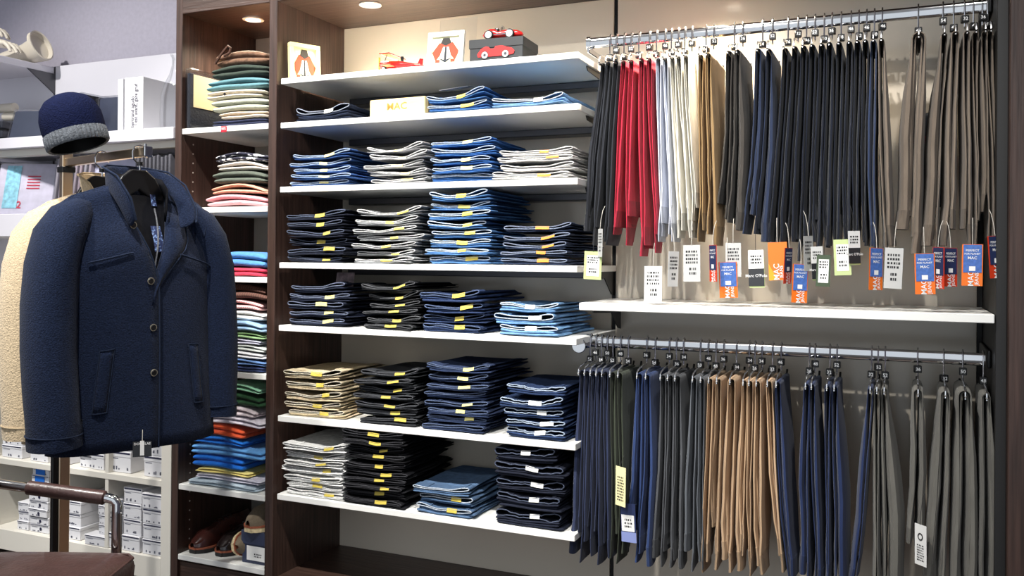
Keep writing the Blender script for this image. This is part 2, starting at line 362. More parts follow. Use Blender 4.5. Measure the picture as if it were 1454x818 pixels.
for (si, st, xl, xr_, yt, n, cw, body, edge, pm, sag, lift, fray) in STK:
    rnd = random.Random(si*10+st)
    z0 = SH[si]+TH; xm = (xl+xr_)/2
    X0 = at(xl, pxshelf(xl, z0), 0).x; X1 = at(xr_, pxshelf(xr_, z0), 0).x
    H = at(xm, yt, 0).z-z0-lift*.3; t = H/n; wid = X1-X0
    bm_ = denim('denim_'+cw.replace(' ', '_'), body); em = M('seam_'+cw.replace(' ', '_'), tuple(v*.84 for v in edge), .8, noise=(160, .25))
    dk = M('waistband_'+cw.replace(' ', '_'), tuple(v*.93 for v in body), .85, noise=(80, .15), bump=(420, .4), rand=.1, spec=.2)
    grp = 'folded jeans on the white shelves'
    prof = [z0+.0004]*61; zc_ = z0; made = []
    def stack(scale):
        rn = random.Random(si*10+st+1); pf = [z0+.0004]*61; out = []
        for i in range(n):
            f = (i+1)/n; tt = t*scale*rn.uniform(.82, 1.2)
            ms = jeans_meshes(wid*rn.uniform(.92, 1.04), tt, .31, rn, sag*f*rn.uniform(.85, 1.05), lift*f*rn.uniform(.8, 1.05), fray)
            dx = rn.uniform(-.009, .009); vs = [v for mb in ms[:4] for v in mb.v]+[v for q in ms[4] for v in q.v]
            lo = [9.]*61; hi = [-9.]*61
            for v in vs:
                b0 = int(round((v[0]+dx)/(wid*1.2)*60+30))
                for b1 in (b0-1, b0, b0+1):
                    if 0 <= b1 < 61: lo[b1] = min(lo[b1], v[2]); hi[b1] = max(hi[b1], v[2])
            z = max([pf[b]-lo[b] for b in range(61) if lo[b] < 5])
            for b in range(61):
                if hi[b] > -5: pf[b] = max(pf[b], z+hi[b])
            out.append((ms, dx, z, rn.uniform(-.010, .012), rn.uniform(-3, 3)))
        return out, max(pf)-z0
    made, hh_ = stack(1.0)
    for _ in range(2):
        sc_ = H/hh_*(sc_ if _ else 1); made, hh_ = stack(max(.45, sc_))
    for i in range(n):
        (B_, W_, R_, P_, Lp), jx, jz, jy, jr = made[i]
        cnt = '' if n == 1 else ', '+(ORD[n-1-i] if n-1-i else 'topmost')
        lab = f'{cw} folded jeans{cnt} {WHERE[st]}, {SHELFN[si]}'
        j = thing('folded_jeans', lab, 'jeans', ((X0+X1)/2+jx, .010+jy, jz), math.radians(jr), grp)
        part('body', B_, bm_, j); wbo = part('waistband', W_, dk, j); [part('belt_loop', q, dk, wbo) for q in Lp]
        part('waistband_edge', R_, em, j)
        if rnd.random() < .93: part('size_label', P_, pm, j)
# ------------------------------------------------------------------ trousers and hangers
def cloth(name, rgb, amt=.12): return M(name, rgb, .85, noise=(70, amt), bump=(90, .35), rand=.1, stretch=(1, 1, .25), spec=.2, sheen=.1)
def leg_meshes(r, fA, fB, L1, L2, lean, dep, y0, rnd, phs, tt):
    pts = []; ph = phs+rnd.uniform(-.25, .25); ph2 = rnd.uniform(0, 6); wv = .004; jx = rnd.uniform(.0004, .0012);  cA, aA = fA; cB, aB = fB
    ns = [0, .03, .07, .14, .25, .38, .52, .66, .8, .9, .96, 1]
    for u in reversed(ns):
        x = -(r+(cA-r)*ss(0, .55, u))+lean*u**1.2+(wv*math.sin(5*u+ph)+jx*math.sin(13*u+ph2))*u
        pts.append((x, -u*L1, u, 0))
    for k in range(1, 5):
        t = pi*k/5; pts.append((-r*math.cos(t), r*math.sin(t), 0, 0))
    for u in ns:
        x = (r+(cB-r)*ss(0, .55, u))+lean*u**1.2+(wv*math.sin(5*u+ph)+jx*math.sin(11*u+ph2+1))*u
        pts.append((x, -u*L2, u, 1))
    def ring(i, ga=1, gd=1):
        x, z, u, fl = pts[i]; a0 = pts[max(0, i-1)]; a1 = pts[min(len(pts)-1, i+1)]
        tx, tz = a1[0]-a0[0], a1[1]-a0[1]; l = math.hypot(tx, tz); nx, nz = tz/l, -tx/l
        a = aB if fl else aA; aa = (tt+(a-tt)*ss(0, .35, u))*(1-.1*ss(.55, .85, u))*ga
        D = dep*(1-.30*u+.06*math.sin(pi*u)-.28*ss(.72, 1, u))*gd; yc = y0+D/2/gd-.004*u+.005*math.sin(5*u+ph*3)
        out = []
        for k in range(18):
            th = 2*pi*k/18; yy = D/2*spow(math.sin(th), .85)
            nn = aa*spow(math.cos(th), .68)+.0035*u*math.sin(yy*30+ph)+.0014*u*math.sin(z*55+ph2)
            out.append((x+nx*nn, yc+yy, z+nz*nn))
        return out
    R = [ring(i) for i in range(len(pts))]
    leg = MB().rings(R, True, True, True)
    def band(idx):
        rr = [ring(i, 1.12, 1.03) for i in idx]
        c = rr[0]; d = rr[-1]
        return MB().rings(rr, True, True, True)
    hem = band([0, 1, 2]); top = band([len(pts)-1, len(pts)-2, len(pts)-3])
    return leg, hem, top
CUBE = MB().cbox(-.0085, .0085, -.0075, .0075, -.009, .009, .0015).mesh('size_cube')
def hook_mesh(drop):
    h = []
    for k in range(9):
        t = math.radians(200-k*25); h.append((0, .0125*math.cos(t)*-1, .005+.0165*math.sin(t)))
    h = [(0, .012, -.012)]+[(0, .0125*math.cos(math.radians(a)), .004+.0165*math.sin(math.radians(a))) for a in range(0, 181, 20)]
    h += [(0, -.0125, -.02), (0, -.010, -.048), (0, -.014, -.053), (0, -.06, -.056), (0, -.100, -.062), (0, -.108, -drop+.012), (0, -.110, -drop-.004)]
    return MB().tube(h, .0021, 6).mesh('hook')
def bar_mesh(drop):
    b = [(0, -.112, -drop+.002), (0, -.106, -drop-.002), (0, -.09, -drop), (0, .1, -drop), (0, .115, -drop+.004), (0, .124, -drop+.016)]
    return MB().tube(b, [.0022, .003, .003, .003, .003, .003], 8).mesh('bar')
NUM = {}
def size_num(parent, n):
    me = NUM.get(n)
    if me is None:
        me = text_mesh(n); me.transform(Matrix.Diagonal((.0085, 1, .0085, 1))); NUM[n] = me
    return link('size_number', me, M('white_print', (235, 235, 235), .6), parent, (0, -.0078, 0))
def to_m(px, Y, z): return at(px, pxz(px, Y, z), Y).x
def pxz(px, Y, z):
    y = 400.
    for _ in range(6): y += (at(px, y, Y).z-z)*FPX/2.6
    return y
TC = {'black': (40, 42, 48), 'red': (176, 40, 62), 'bluish white': (206, 210, 222), 'off-white': (216, 212, 200), 'tan': (150, 122, 84), 'dark grey': (66, 62, 58),
      'navy': (40, 50, 74), 'black navy': (21, 26, 39), 'indigo denim': (44, 56, 84), 'brown grey': (118, 106, 94), 'dark navy': (42, 50, 76),
      'dark olive': (60, 66, 54), 'royal blue': (44, 62, 104), 'charcoal': (74, 76, 80), 'slate grey': (88, 92, 98), 'camel': (176, 148, 118), 'marine blue': (34, 47, 82),
      'stone grey': (104, 102, 96)}
# hook px on rail, colour, lean (m), longer flap, shorter flap
UPR = [(868, 'black', -.036, .46, .42), (877, 'black', -.034, .50, .45), (888, 'black', -.03, .49, .50),
 (898, 'red', -.03, .47, .45), (909, 'red', -.015, .50, .42), (924, 'red', .005, .53, .50), (934, 'red', .02, .52, .47),
 (946, 'bluish white', .01, .49, .44), (955, 'bluish white', .02, .47, .49), (965, 'off-white', .025, .48, .46), (974, 'off-white', .03, .40, .48), (984, 'off-white', .03, .46, .40),
 (1004, 'tan', .005, .49, .46), (1015, 'tan', .012, .47, .50),
 (1044, 'dark grey', -.01, .39, .43), (1056, 'dark grey', -.008, .44, .46),
 (1084, 'navy', -.02, .47, .42), (1098, 'navy', -.02, .47, .49),
 (1120, 'black navy', -.02, .49, .50), (1134, 'black navy', -.015, .52, .48), (1146, 'black navy', -.01, .49, .54), (1158, 'black navy', -.01, .50, .52), (1171, 'black navy', -.01, .49, .52),
 (1182, 'black navy', -.008, .48, .50), (1195, 'black navy', -.006, .51, .49), (1209, 'black navy', -.004, .50, .48), (1220, 'black navy', -.004, .47, .50), (1231, 'black navy', 0, .49, .5),
 (1242, 'indigo denim', .0, .50, .52), (1253, 'brown grey', .012, .52, .50),
 (1304, 'brown grey', -.018, .46, .52), (1339, 'brown grey', -.02, .50, .52), (1354, 'brown grey', -.014, .50, .46), (1369.6, 'brown grey', .0, .46, .50), (1382, 'brown grey', .004, .50, .44), (1394.6, 'brown grey', .008, .42, .48), (1402, 'brown grey', .012, .50, .47)]
LOW = [(840, 'dark navy', -.010, .50, .44), (848, 'dark navy', -.008, .52, .46), (856, 'dark navy', -.005, .42, .50), (864, 'dark navy', .0, .43, .52), (872, 'dark navy', .006, .46, .50),
 (883, 'dark olive', .004, .50, .43), (894, 'dark olive', .004, .51, .48),
 (920, 'royal blue', -.012, .43, .50), (932, 'royal blue', -.004, .47, .50), (952, 'charcoal', -.004, .48, .50), (962, 'charcoal', .0, .46, .50), (972, 'charcoal', .002, .48, .5),
 (996, 'slate grey', -.006, .45, .5), (1007, 'slate grey', .002, .47, .49),
 (1018, 'camel', -.012, .50, .47), (1029, 'camel', -.01, .38, .49), (1047, 'camel', -.008, .46, .49), (1065, 'camel', -.004, .48, .44), (1073, 'camel', .002, .47, .49), (1083, 'camel', .006, .46, .48), (1098, 'camel', .03, .43, .47),
 (1110, 'marine blue', .03, .50, .48), (1150, 'marine blue', .0, .47, .49), (1158, 'marine blue', .01, .50, .5), (1179, 'marine blue', .0, .51, .48), (1189, 'marine blue', .006, .50, .53),
 (1238, 'marine blue', -.03, .48, .45), (1247, 'stone grey', .0, .56, .54), (1257, 'stone grey', .01, .55, .57), (1303, 'stone grey', -.004, .36, .38), (1340, 'stone grey', -.012, .48, .5), (1367, 'stone grey', .0, .55, .57), (1396, 'stone grey', .006, .56, .55)]
TROUSERS = {}
HOOKS = {}
def hang(rows, which, Yr, zr, drop, yf, from_, lbl):
    hk = hook_mesh(drop); br = bar_mesh(drop); xs = [to_m(r[0], Yr, zr) for r in rows]; res = []; rf = random.Random(len(rows)); FR = [rf.uniform(.24, .76) for _ in range(len(rows)+1)]
    for i, (px, cw, lean, L1, L2) in enumerate(rows):
        rnd = random.Random(i*7+len(rows)); X = xs[i]
        gapl = min(X-xs[i-1], X+lean-xs[i-1]-rows[i-1][2]) if i else .06; gapr = min(xs[i+1]-X, xs[i+1]+rows[i+1][2]-X-lean) if i < len(rows)-1 else .05
        fl_ = FR[i]; fr_ = FR[i+1]; hL = max(.006, min(.038, (1-fl_)*gapl)); hR = max(.006, min(.038, fr_*gapr)); hm = min(hL, hR, .5*(X-xs[i-1]) if i else 1, .5*(xs[i+1]-X) if i < len(rows)-1 else 1)
        mt = cloth('cloth_'+cw.replace(' ', '_').replace('-', '_'), TC[cw], .10)
        mh = cloth('hem_'+cw.replace(' ', '_').replace('-', '_'), tuple(v*.84 for v in TC[cw]), .3)
        h = thing('trouser_hanger', f'chrome wire trouser hanger on {lbl} rail, {ORD[i]} counting from the jeans shelves', 'hanger', (X, Yr, zr), 0, 'wire trouser hangers')
        link('hook', hk, HOOKM, h); link('bar', br, BLACKP, h)
        cz = -.030 if i % 2 else -.0492
        c = link('size_cube', CUBE, BLACKP, h, (0, -.011, cz), (0, 0, math.radians(rnd.uniform(-12, 20))))
        size_num(c, str(rnd.choice((46, 48, 50, 52, 54, 32, 34, 36))))
        zb = zr-drop
        t = thing('hanging_trousers', f'{cw} trousers hung on {lbl} rail, {ORD[i]} counting from the jeans shelves', 'trousers', (X, Yr+yf, zb), 0, 'trousers hung over rail hangers')
        yj = rnd.uniform(-.004, .012)
        for k in range(2):
            kc, ka = ((.54, .44) if k == 0 else (.30, .28)); y0 = -.092+yj+(0 if k == 0 else rnd.uniform(.006, .02))
            la = L1*(1 if k == 0 else rnd.uniform(.88, 1.0)); lb2 = L2*(1 if k == 0 else rnd.uniform(.9, 1.02))
            leg, hem, top = leg_meshes(max(.0062, min(.0145, .66*hm)) if k == 0 else max(.0045, min(.0075, .4*hm)), (hL*kc, hL*ka), (hR*kc, hR*ka), la, lb2, lean, .205-(0 if k == 0 else .02), y0, rnd, X*9+len(rows), min(.0033, .2*hm))
            lo = part('leg', leg, mt, t); part('hem', hem, mh, lo); part('hem', top, mh, lo)
        res.append((t, X, Yr+yf, zb))
    return res
TU = hang(UPR, 'upper', .147, 1.826, .084, 0, '', 'upper')
TL = hang(LOW, 'lower', .12, .970, .080, 0, '', 'lower')
# ------------------------------------------------------------------ hang tags (children of the trousers they are tied to)
CARD = {'orange': M('orange_card', (232, 112, 22), .5), 'white': M('white_card', (226, 226, 224), .5), 'grey': M('grey_card', (188, 188, 186), .5), 'navy': M('navy_card', (34, 46, 84), .5),
        'blue': M('blue_denim_card', (66, 104, 176), .6, noise=(120, .2)), 'red': M('red_card', (206, 58, 24), .5), 'dark': M('dark_card', (38, 40, 44), .5), 'pale': M('pale_green_card', (186, 200, 140), .5),
        'green': M('dark_green_card', (58, 74, 50), .5), 'cream': M('cream_card', (236, 228, 176), .5), 'lav': M('lavender_card', (128, 140, 190), .5)}
INK = M('black_print', (30, 30, 32), .6); WINK = M('white_print', (235, 235, 235), .6)
def card(parent, mat, x0, x1, z0, z1, y=0, name='card'): return part(name, MB().box(x0, x1, y, y+.0006, z0, z1), mat, parent, False)
def bars(parent, x0, x1, z0, z1, rows, rnd, y):
    b = MB()
    for r in range(rows):
        za = z1-(z1-z0)*r/rows; zb = za-(z1-z0)/rows*.55; x = x0
        while x < x1-.001:
            wd = rnd.uniform(.0012, .005)
            b.box(x, min(x+wd, x1), y, y+.0002, zb, za); x += wd+rnd.uniform(.001, .003)
    return part('fine_print', b, INK, parent, False)
def make_tag(tr, box, kind, rnd, string=.03):
    x0, y0, x1, y1 = box; t, X, Yt, zb = tr
    Y = .004+rnd.uniform(-.006, .012)
    p = at((x0+x1)/2, y0, Y); q = at((x0+x1)/2, y1, Y); pl = at(x0, y0, Y); pr = at(x1, y0, Y)
    hgt = p.z-q.z; wd = (pr.x-pl.x); full = max(wd, hgt*.42); yaw = math.acos(min(1, wd/full))*(1 if rnd.random() < .5 else -1)*.9
    W = full/2
    g = MB().tube([(0, -.001, .0), (0, .001, string*.5), (0, .006, string), (0, .012, string+.012)], .0007, 5)
    c0 = {'mac': 'orange', 'maco': 'orange', 'macr': 'red', 'price': 'white', 'greyp': 'grey', 'marc': 'white', 'pale': 'pale', 'green': 'green', 'cream': 'cream', 'navyp': 'navy', 'story': 'white'}[kind]
    tg = part('hang_tag', MB().box(-W, W, 0, .0006, -hgt, 0), CARD[c0], t, False, (p.x-X, Y-Yt, p.z-zb), (math.radians(rnd.uniform(-3, 3)), math.radians(rnd.uniform(-3, 3)), yaw))
    part('string', g, STRING if kind in ('mac', 'macr', 'maco', 'greyp', 'price') else DSTRING, tg)
    f = -.0004
    if kind in ('mac', 'macr'):
        card(tg, CARD['blue' if kind == 'mac' else 'navy'], -W*.86, W*.9, -hgt*.68, -.001, -.0010, 'sleeve')
        text('MAC', hgt*.13, WINK, tg, (-W*.1, -.0006, -hgt*.82), -pi/2, 1.0); text('JEANS', hgt*.085, WINK, tg, (W*.45, -.0006, -hgt*.83), -pi/2)
        text('PERFECT', hgt*.055, WINK, tg, (0, -.0013, -hgt*.15)); text('FOR PLANET', hgt*.045, WINK, tg, (0, -.0013, -hgt*.23)); text('MAC', hgt*.07, WINK, tg, (0, -.0013, -hgt*.33))
        card(tg, WINK, -W*.3, W*.3, -hgt*.64, -hgt*.53, -.0013, 'logo_box')
    elif kind == 'maco':
        part('fold', MB().poly([(-W, -hgt), (-W, -hgt*.55), (-W*.1, -hgt)], .0003), M('amber_card', (244, 158, 30), .5), tg, False, (0, -.0008, 0))
        text('MAC', hgt*.15, WINK, tg, (-W*.15, -.0012, -hgt*.78), -pi/2); text('JEANS', hgt*.09, WINK, tg, (W*.35, -.0012, -hgt*.78), -pi/2)
    elif kind in ('price', 'greyp'):
        bars(tg, -W*.7, W*.7, -hgt*.55, -hgt*.15, 4, rnd, f); bars(tg, -W*.3, W*.5, -hgt*.86, -hgt*.62, 2, rnd, f)
    elif kind == 'marc':
        card(tg, CARD['dark'], -W, W, -hgt, -hgt*.52, f); bars(tg, -W*.7, W*.7, -hgt*.42, -hgt*.15, 3, rnd, f)
        text("Marc O'Polo", hgt*.085, WINK, tg, (0, -.0008, -hgt*.72)); card(tg, CARD['pale'], -W*.9, W*1.05, -hgt*1.05, -hgt*.2, .0012, 'backing_card')
    elif kind in ('pale', 'green'):
        card(tg, CARD['white'], -W*.7, W*.75, -hgt*.88, -hgt*.14, f, 'sticker'); bars(tg, -W*.6, W*.6, -hgt*.45, -hgt*.2, 3, rnd, -.0007); bars(tg, -W*.4, W*.5, -hgt*.8, -hgt*.6, 2, rnd, -.0007)
    elif kind == 'cream': bars(tg, -W*.65, W*.65, -hgt*.9, -hgt*.25, 9, rnd, f)
    elif kind == 'navyp':
        card(tg, CARD['white'], -W*.9, W*.8, -hgt*.72, -hgt*.3, f, 'sticker'); card(tg, CARD['lav'], -W, W, -hgt, -hgt*.74, f, 'lower_band'); bars(tg, -W*.5, W*.5, -hgt*.66, -hgt*.4, 3, rnd, -.0007)
    elif kind == 'story':
        part('emblem', MB().lathe([(W*.3, 0), (W*.45, 0), (W*.45, .0003), (W*.3, .0003)], 16), INK, tg, False, (0, -.0007, -hgt*.3), (pi/2, 0, 0)); bars(tg, -W*.6, W*.6, -hgt*.92, -hgt*.5, 7, rnd, f)
def nearest(rows, px, Y, z):
    x = at(px, pxz(px, Y, z), Y).x; return min(rows, key=lambda r: abs(r[1]-x))
UT = [(830, 357, 855, 397, 'pale'), (848, 325, 857, 365, 'greyp'), (915, 378, 940, 430, 'price'), (953, 357, 961, 407, 'price'), (970, 348, 994, 400, 'greyp'), (1006, 348, 1018, 400, 'macr'),
      (1020, 372, 1046, 423, 'mac'), (1030, 345, 1052, 393, 'greyp'), (1062, 355, 1084, 406, 'marc'), (1090, 344, 1117, 398, 'maco'), (1117, 352, 1123, 403, 'macr'), (1127, 375, 1147, 430, 'mac'),
      (1143, 335, 1152, 385, 'greyp'), (1152, 350, 1167, 396, 'marc'), (1160, 362, 1180, 407, 'green'), (1183, 340, 1207, 391, 'pale'), (1205, 328, 1220, 374, 'marc'), (1236, 352, 1253, 412, 'mac'),
      (1257, 352, 1283, 410, 'greyp'), (1298, 360, 1327, 418, 'mac'), (1326, 351, 1339, 410, 'macr'), (1340, 352, 1359, 407, 'macr'), (1366, 347, 1396, 406, 'mac'), (1402, 335, 1423, 395, 'macr')]
rnd = random.Random(5)
for x0, y0, x1, y1, k in UT: make_tag(nearest(TU, (x0+x1)/2, .03, 1.25), (x0, y0, x1, y1), k, rnd, .05)
for x0, y0, x1, y1, k, s in [(873, 663, 890, 718, 'cream', .02), (880, 715, 902, 770, 'navyp', .03), (1300, 745, 1314, 802, 'story', .06)]:
    make_tag(nearest(TL, (x0+x1)/2, 0, .5), (x0, y0, x1, y1), k, rnd, s)
# ------------------------------------------------------------------ folded sweaters in the narrow cabinet
def knit(name, rgb, amt=.12, bs=160, bst=.5): return M('knit_'+name, rgb, .9, noise=(60, amt), bump=(bs, bst), spec=.15, sheen=.15)
def fold_mesh(w_, d, t, rnd, arch, nl=2):
    out = []
    for q in range(nl):
        mb = MB(); z0 = t*(q+.5)/nl; hz = t/nl*.58; ph = rnd.uniform(0, 6); y0 = rnd.uniform(0, .008) if q else .004; ww = w_*rnd.uniform(.95, 1.0); dx = rnd.uniform(-.006, .006); rings = []
        for yy, sf in ((0, .1), (.003, .6), (.009, .9), (.025, 1), (.08, 1.03), (.15, 1), (.22, 1), (d-.012, .9), (d, .2)):
            r = []
            for cx, sz in SEC:
                u = cx; x = ww/2*(1-.04*(1-sf))*cx
                r.append((dx+x, y0+yy, z0+arch*(1-u*u)*(q+1)/nl-arch*.25*u*(q+1)/nl+hz*sf*sz*(1-.35*abs(u)**6)+.0012*math.sin(4*u+ph+9*yy)))
            rings.append(r)
        out.append(mb.rings(rings, True, True, True))
    return out
# shelf index, where, [ (word, rgb, thickness px, left px, right px, arch) from bottom ]
SW = [
 (0, 'top shelf', [('navy', (36, 42, 70), 9, 296, 379, 0), ('cream beige', (206, 190, 170), 9, 308, 381, .004), ('sage grey', (176, 178, 160), 15, 297, 380, .004), ('ivory', (214, 204, 186), 10, 290, 372, .006), ('teal', (92, 132, 140), 14, 288, 380, .006), ('dark green', (52, 62, 54), 14, 296, 381, .006), ('brown flecked', (112, 84, 66), 17, 304, 382, .008)]),
 (1, 'second shelf', [('rose pink', (226, 164, 170), 13, 287, 376, .010), ('peach', (226, 168, 142), 9, 298, 378, .012), ('moss green', (92, 98, 88), 14, 299, 376, .010), ('white cream', (226, 216, 206), 9, 306, 376, .010), ('black white patterned', (70, 72, 88), 9, 303, 378, .008)]),
 (2, 'third shelf', [('crimson', (206, 60, 86), 11, 305, 374, .002), ('sky blue', (86, 142, 206), 19, 307, 376, .008)]),
 (3, 'fourth shelf', [('deep navy', (44, 58, 100), 8, 310, 374, 0), ('steel blue', (96, 130, 180), 9, 308, 374, .004), ('pale grey', (206, 206, 210), 9, 306, 374, .004), ('silver green', (196, 202, 198), 8, 306, 372, .004), ('lavender grey', (190, 190, 208), 7, 306, 366, .003), ('leaf green', (146, 182, 130), 9, 306, 372, .004), ('powder blue', (156, 190, 222), 14, 306, 372, .006), ('chalk white', (226, 226, 224), 13, 306, 372, .006), ('pink striped', (222, 172, 172), 12, 306, 366, .008), ('brown striped', (96, 64, 54), 20, 308, 381, .008)]),
 (4, 'fifth shelf', [('pale blue', (178, 194, 206), 9, 266, 366, .002), ('lilac white', (206, 204, 218), 8, 272, 368, .003), ('soft yellow', (230, 214, 130), 6, 276, 352, .003), ('bright blue', (28, 108, 206), 18, 270, 344, .004), ('light denim blue', (96, 156, 214), 15, 266, 370, .004), ('strong blue', (30, 116, 214), 11, 270, 344, .005), ('orange', (226, 92, 54), 16, 272, 346, .006), ('white lilac', (226, 220, 230), 11, 272, 370, .008), ('oyster white', (220, 208, 212), 12, 278, 360, .010), ('bottle green', (40, 76, 48), 18, 284, 368, .010), ('mint green', (150, 206, 172), 9, 298, 366, .010)]),
]
for si, where, items in SW:
    z = NS[si]+TH+.0006; rnd = random.Random(si+40)
    for i, (cw, rgb, tp, xl, xr_, arch) in enumerate(items):
        yp = pxz((xl+xr_)/2, 0, z); D = (at(xl, yp, .01)-CAM).dot(FW); t = tp*D/FPX
        X0 = at(xl, yp, .01).x; X1 = min(at(xr_, yp, .01).x, XD0-.016); X0 = max(X0, XP1+.008)
        if cw == 'black white patterned':
            mt = M('knit_pattern', (236, 236, 238), .9, bump=(160, .4))
            nt = mt.node_tree; v = nt.nodes.new('ShaderNodeTexNoise'); v.inputs['Scale'].default_value = 55; v.inputs['Detail'].default_value = 1; r = nt.nodes.new('ShaderNodeValToRGB'); r.color_ramp.interpolation = 'CONSTANT'
            r.color_ramp.elements[0].color = (.02, .02, .04, 1); r.color_ramp.elements[1].position = .54; r.color_ramp.elements[1].color = (.8, .8, .82, 1)
            tc = nt.nodes.new('ShaderNodeTexCoord'); nt.links.new(tc.outputs['Object'], v.inputs['Vector']); nt.links.new(v.outputs['Fac'], r.inputs[0]); nt.links.new(r.outputs[0], nt.nodes['Principled BSDF'].inputs['Base Color'])
        elif 'striped' in cw:
            mt = M('knit_'+cw.replace(' ', '_'), rgb, .9, bump=(160, .4))
            nt = mt.node_tree; wv = nt.nodes.new('ShaderNodeTexWave'); wv.inputs['Scale'].default_value = 34; wv.inputs['Distortion'].default_value = 1.2; r = nt.nodes.new('ShaderNodeValToRGB')
            c = lin(rgb); r.color_ramp.elements[0].color = tuple(v*.6 for v in c[:3])+(1,); r.color_ramp.elements[1].color = tuple(min(1, v*1.3) for v in c[:3])+(1,)
            tc = nt.nodes.new('ShaderNodeTexCoord'); nt.links.new(tc.outputs['Object'], wv.inputs['Vector']); nt.links.new(wv.outputs['Fac'], r.inputs[0]); nt.links.new(r.outputs[0], nt.nodes['Principled BSDF'].inputs['Base Color'])
        else: mt = knit(cw.replace(' ', '_'), rgb, .35 if 'flecked' in cw else .1)
        pos = 'bottom' if i == 0 else ('topmost' if i == len(items)-1 else ORD[i]+' from bottom')
        lays = fold_mesh(X1-X0, .29, t*(.92 if si < 3 else .80), rnd, arch*rnd.uniform(1.1, 1.5)+.001, 2); xc = (X0+X1)/2
        if i == 0: pf = [z]*81
        bins = [[9., -9.] for _ in range(81)]
        for mb in lays:
            for v in mb.v:
                b0 = int(round((v[0]+xc+.5)*140))
                for b1 in (b0-2, b0-1, b0, b0+1, b0+2):
                    if 0 <= b1 < 81: bins[b1][0] = min(bins[b1][0], v[2]); bins[b1][1] = max(bins[b1][1], v[2])
        z = max(pf[b]-bins[b][0] for b in range(81) if bins[b][0] < 5)
        for b in range(81):
            if bins[b][1] > -5: pf[b] = max(pf[b], z+bins[b][1])
        s = thing('folded_sweater', f'{cw} folded sweater, {pos} in pile on narrow cabinet {where}', 'sweater', ((X0+X1)/2, .006+rnd.uniform(0, .012), z), math.radians(rnd.uniform(-1, 1)), 'folded sweaters in the narrow cabinet')
        for q, mb in enumerate(lays): part('folded_layer', mb, mt, s)
        if 'flecked' in cw:
            part('toggle_cord', MB().tube([(-.10, -.004, .01), (-.075, -.012, .03), (-.055, -.012, .05), (-.045, -.008, .062), (-.035, -.006, .055), (-.04, -.006, .04), (-.06, -.01, .03)], .0045, 6), knit('cord', (70, 46, 36)), s)
        if cw == 'ivory':
            part('button', MB().lathe([(0, 0), (.005, 0), (.005, .002), (0, .002)], 12), BLACKP, s, True, (-.03, -.002, t*.6), (pi/2, 0, 0))
# clear bag standing beside the pile, sale sticker
pb = at(276, 183, .03)
bg = thing('packed_shirt', 'beige shirt with card in a clear bag leaning on the cabinet side', 'packed shirt', (XP1+.018, .012, NS[0]+TH+.0005), math.radians(88))
part('shirt', MB().cbox(.0, .30, -.009, .009, .001, .19, .006, 2), knit('dark_shirt', (30, 32, 40)), bg)
part('beige_card', MB().cbox(.012, .27, -.0115, -.0095, .075, .185, .0006), M('beige_card', (206, 190, 150), .6), bg, False)
part('clear_bag', MB().cbox(-.006, .304, -.0165, .0115, .0, .205, .005, 2), FOIL, bg)
sx = at(318, 184, 0)
sk = part('sale_sticker', MB().box(-.0115, .0115, -.0012, 0, -.012, .007), M('red_sticker', (206, 20, 44), .5), None, False, (sx.x, -.0004, NS[0]+.0105)); tag(sk, 'red percent sticker stuck on the front edge of a white shelf', 'sticker')
text('50%', .0085, WINK, sk, (0, -.0016, -.001))
# shoes and shoe box
LEA = M('oxblood_leather', (66, 34, 30), .18, noise=(30, .2), coat=.5); SOLE = M('black_sole', (24, 22, 22), .6); WELT = M('tan_welt', (150, 82, 56), .6); SUE = M('taupe_suede', (104, 92, 76), .95, noise=(200, .15)); FLE = M('cream_fleece', (222, 202, 160), .95, noise=(120, .15), bump=(140, .8))
def shoe(name, label, loc, rz, upper, lace=True, s=1.0, sole=SOLE, high=0):
    r = thing(name, label, 'shoe', loc, rz, None)
    def outline(u): return .045*s*(1-abs(2*u-1)**5)**.5*(1+.12*math.sin(2*pi*u+.5))
    U = [0, .012, .03, .08, .18, .32, .48, .62, .76, .88, .96, 1]
    def ring(u, zt, kk, z0): return [(.30*s*(u-.5), outline(max(.004, min(.996, u)))*kk*spow(math.cos(a), .8), z0+zt*max(0, math.sin(a))**.8) for a in [pi*k/10 for k in range(11)]]
    zt = lambda u: (.02+.035*ss(0, .18, u)+(.028+high)*ss(.25, .6, u))*s if u < .97 else (.03+high*.6)*s
    part('upper', MB().rings([ring(u, zt(u), .94, .020*s) for u in U], False), upper, r)
    part('sole', MB().rings([[(.30*s*(u-.5), outline(max(.01, min(.99, u)))*1.05*q, z) for q, z in ((-1, 0), (-1, .016*s), (1, .016*s), (1, 0))] for u in U], True, True, True), sole, r, False)
    part('welt', MB().rings([[(.303*s*(u-.5), outline(max(.01, min(.99, u)))*1.09*q, z) for q, z in ((-1, .0155*s), (-1, .0215*s), (1, .0215*s), (1, .0155*s))] for u in U], True, True, True), WELT, r, False)
    if lace:
        for k in range(4):
            u = .42+.07*k; z = .02*s+zt(u)+.001
            part('lace', MB().tube([(.30*s*(u-.5), -.016*s, z-.005), (.30*s*(u-.5)+.004, 0, z), (.30*s*(u-.5), .016*s, z-.005)], .0022, 5), BLACKP, r)
    return r
zf = NS[5]+TH+.0005
p = at(296, 781, .05); shoe('leather_shoe', 'polished oxblood lace-up shoe with orange welt beside cabinet wall', (-.3535, .155, zf), math.radians(86), LEA, True, .88)
p = at(320, 785, .05); shoe('leather_shoe', 'dark leather lace-up shoe with orange welt next to suede slipper', (-.257, .165, zf), math.radians(88), M('dark_leather', (34, 26, 26), .2, coat=.5), True, .86)
bx = thing('shoe_box', 'dark blue shoe box with white label under a suede slipper', 'box', (-.105, .03, zf))
NAVB = M('navy_box', (46, 54, 80), .5, noise=(10, .05))
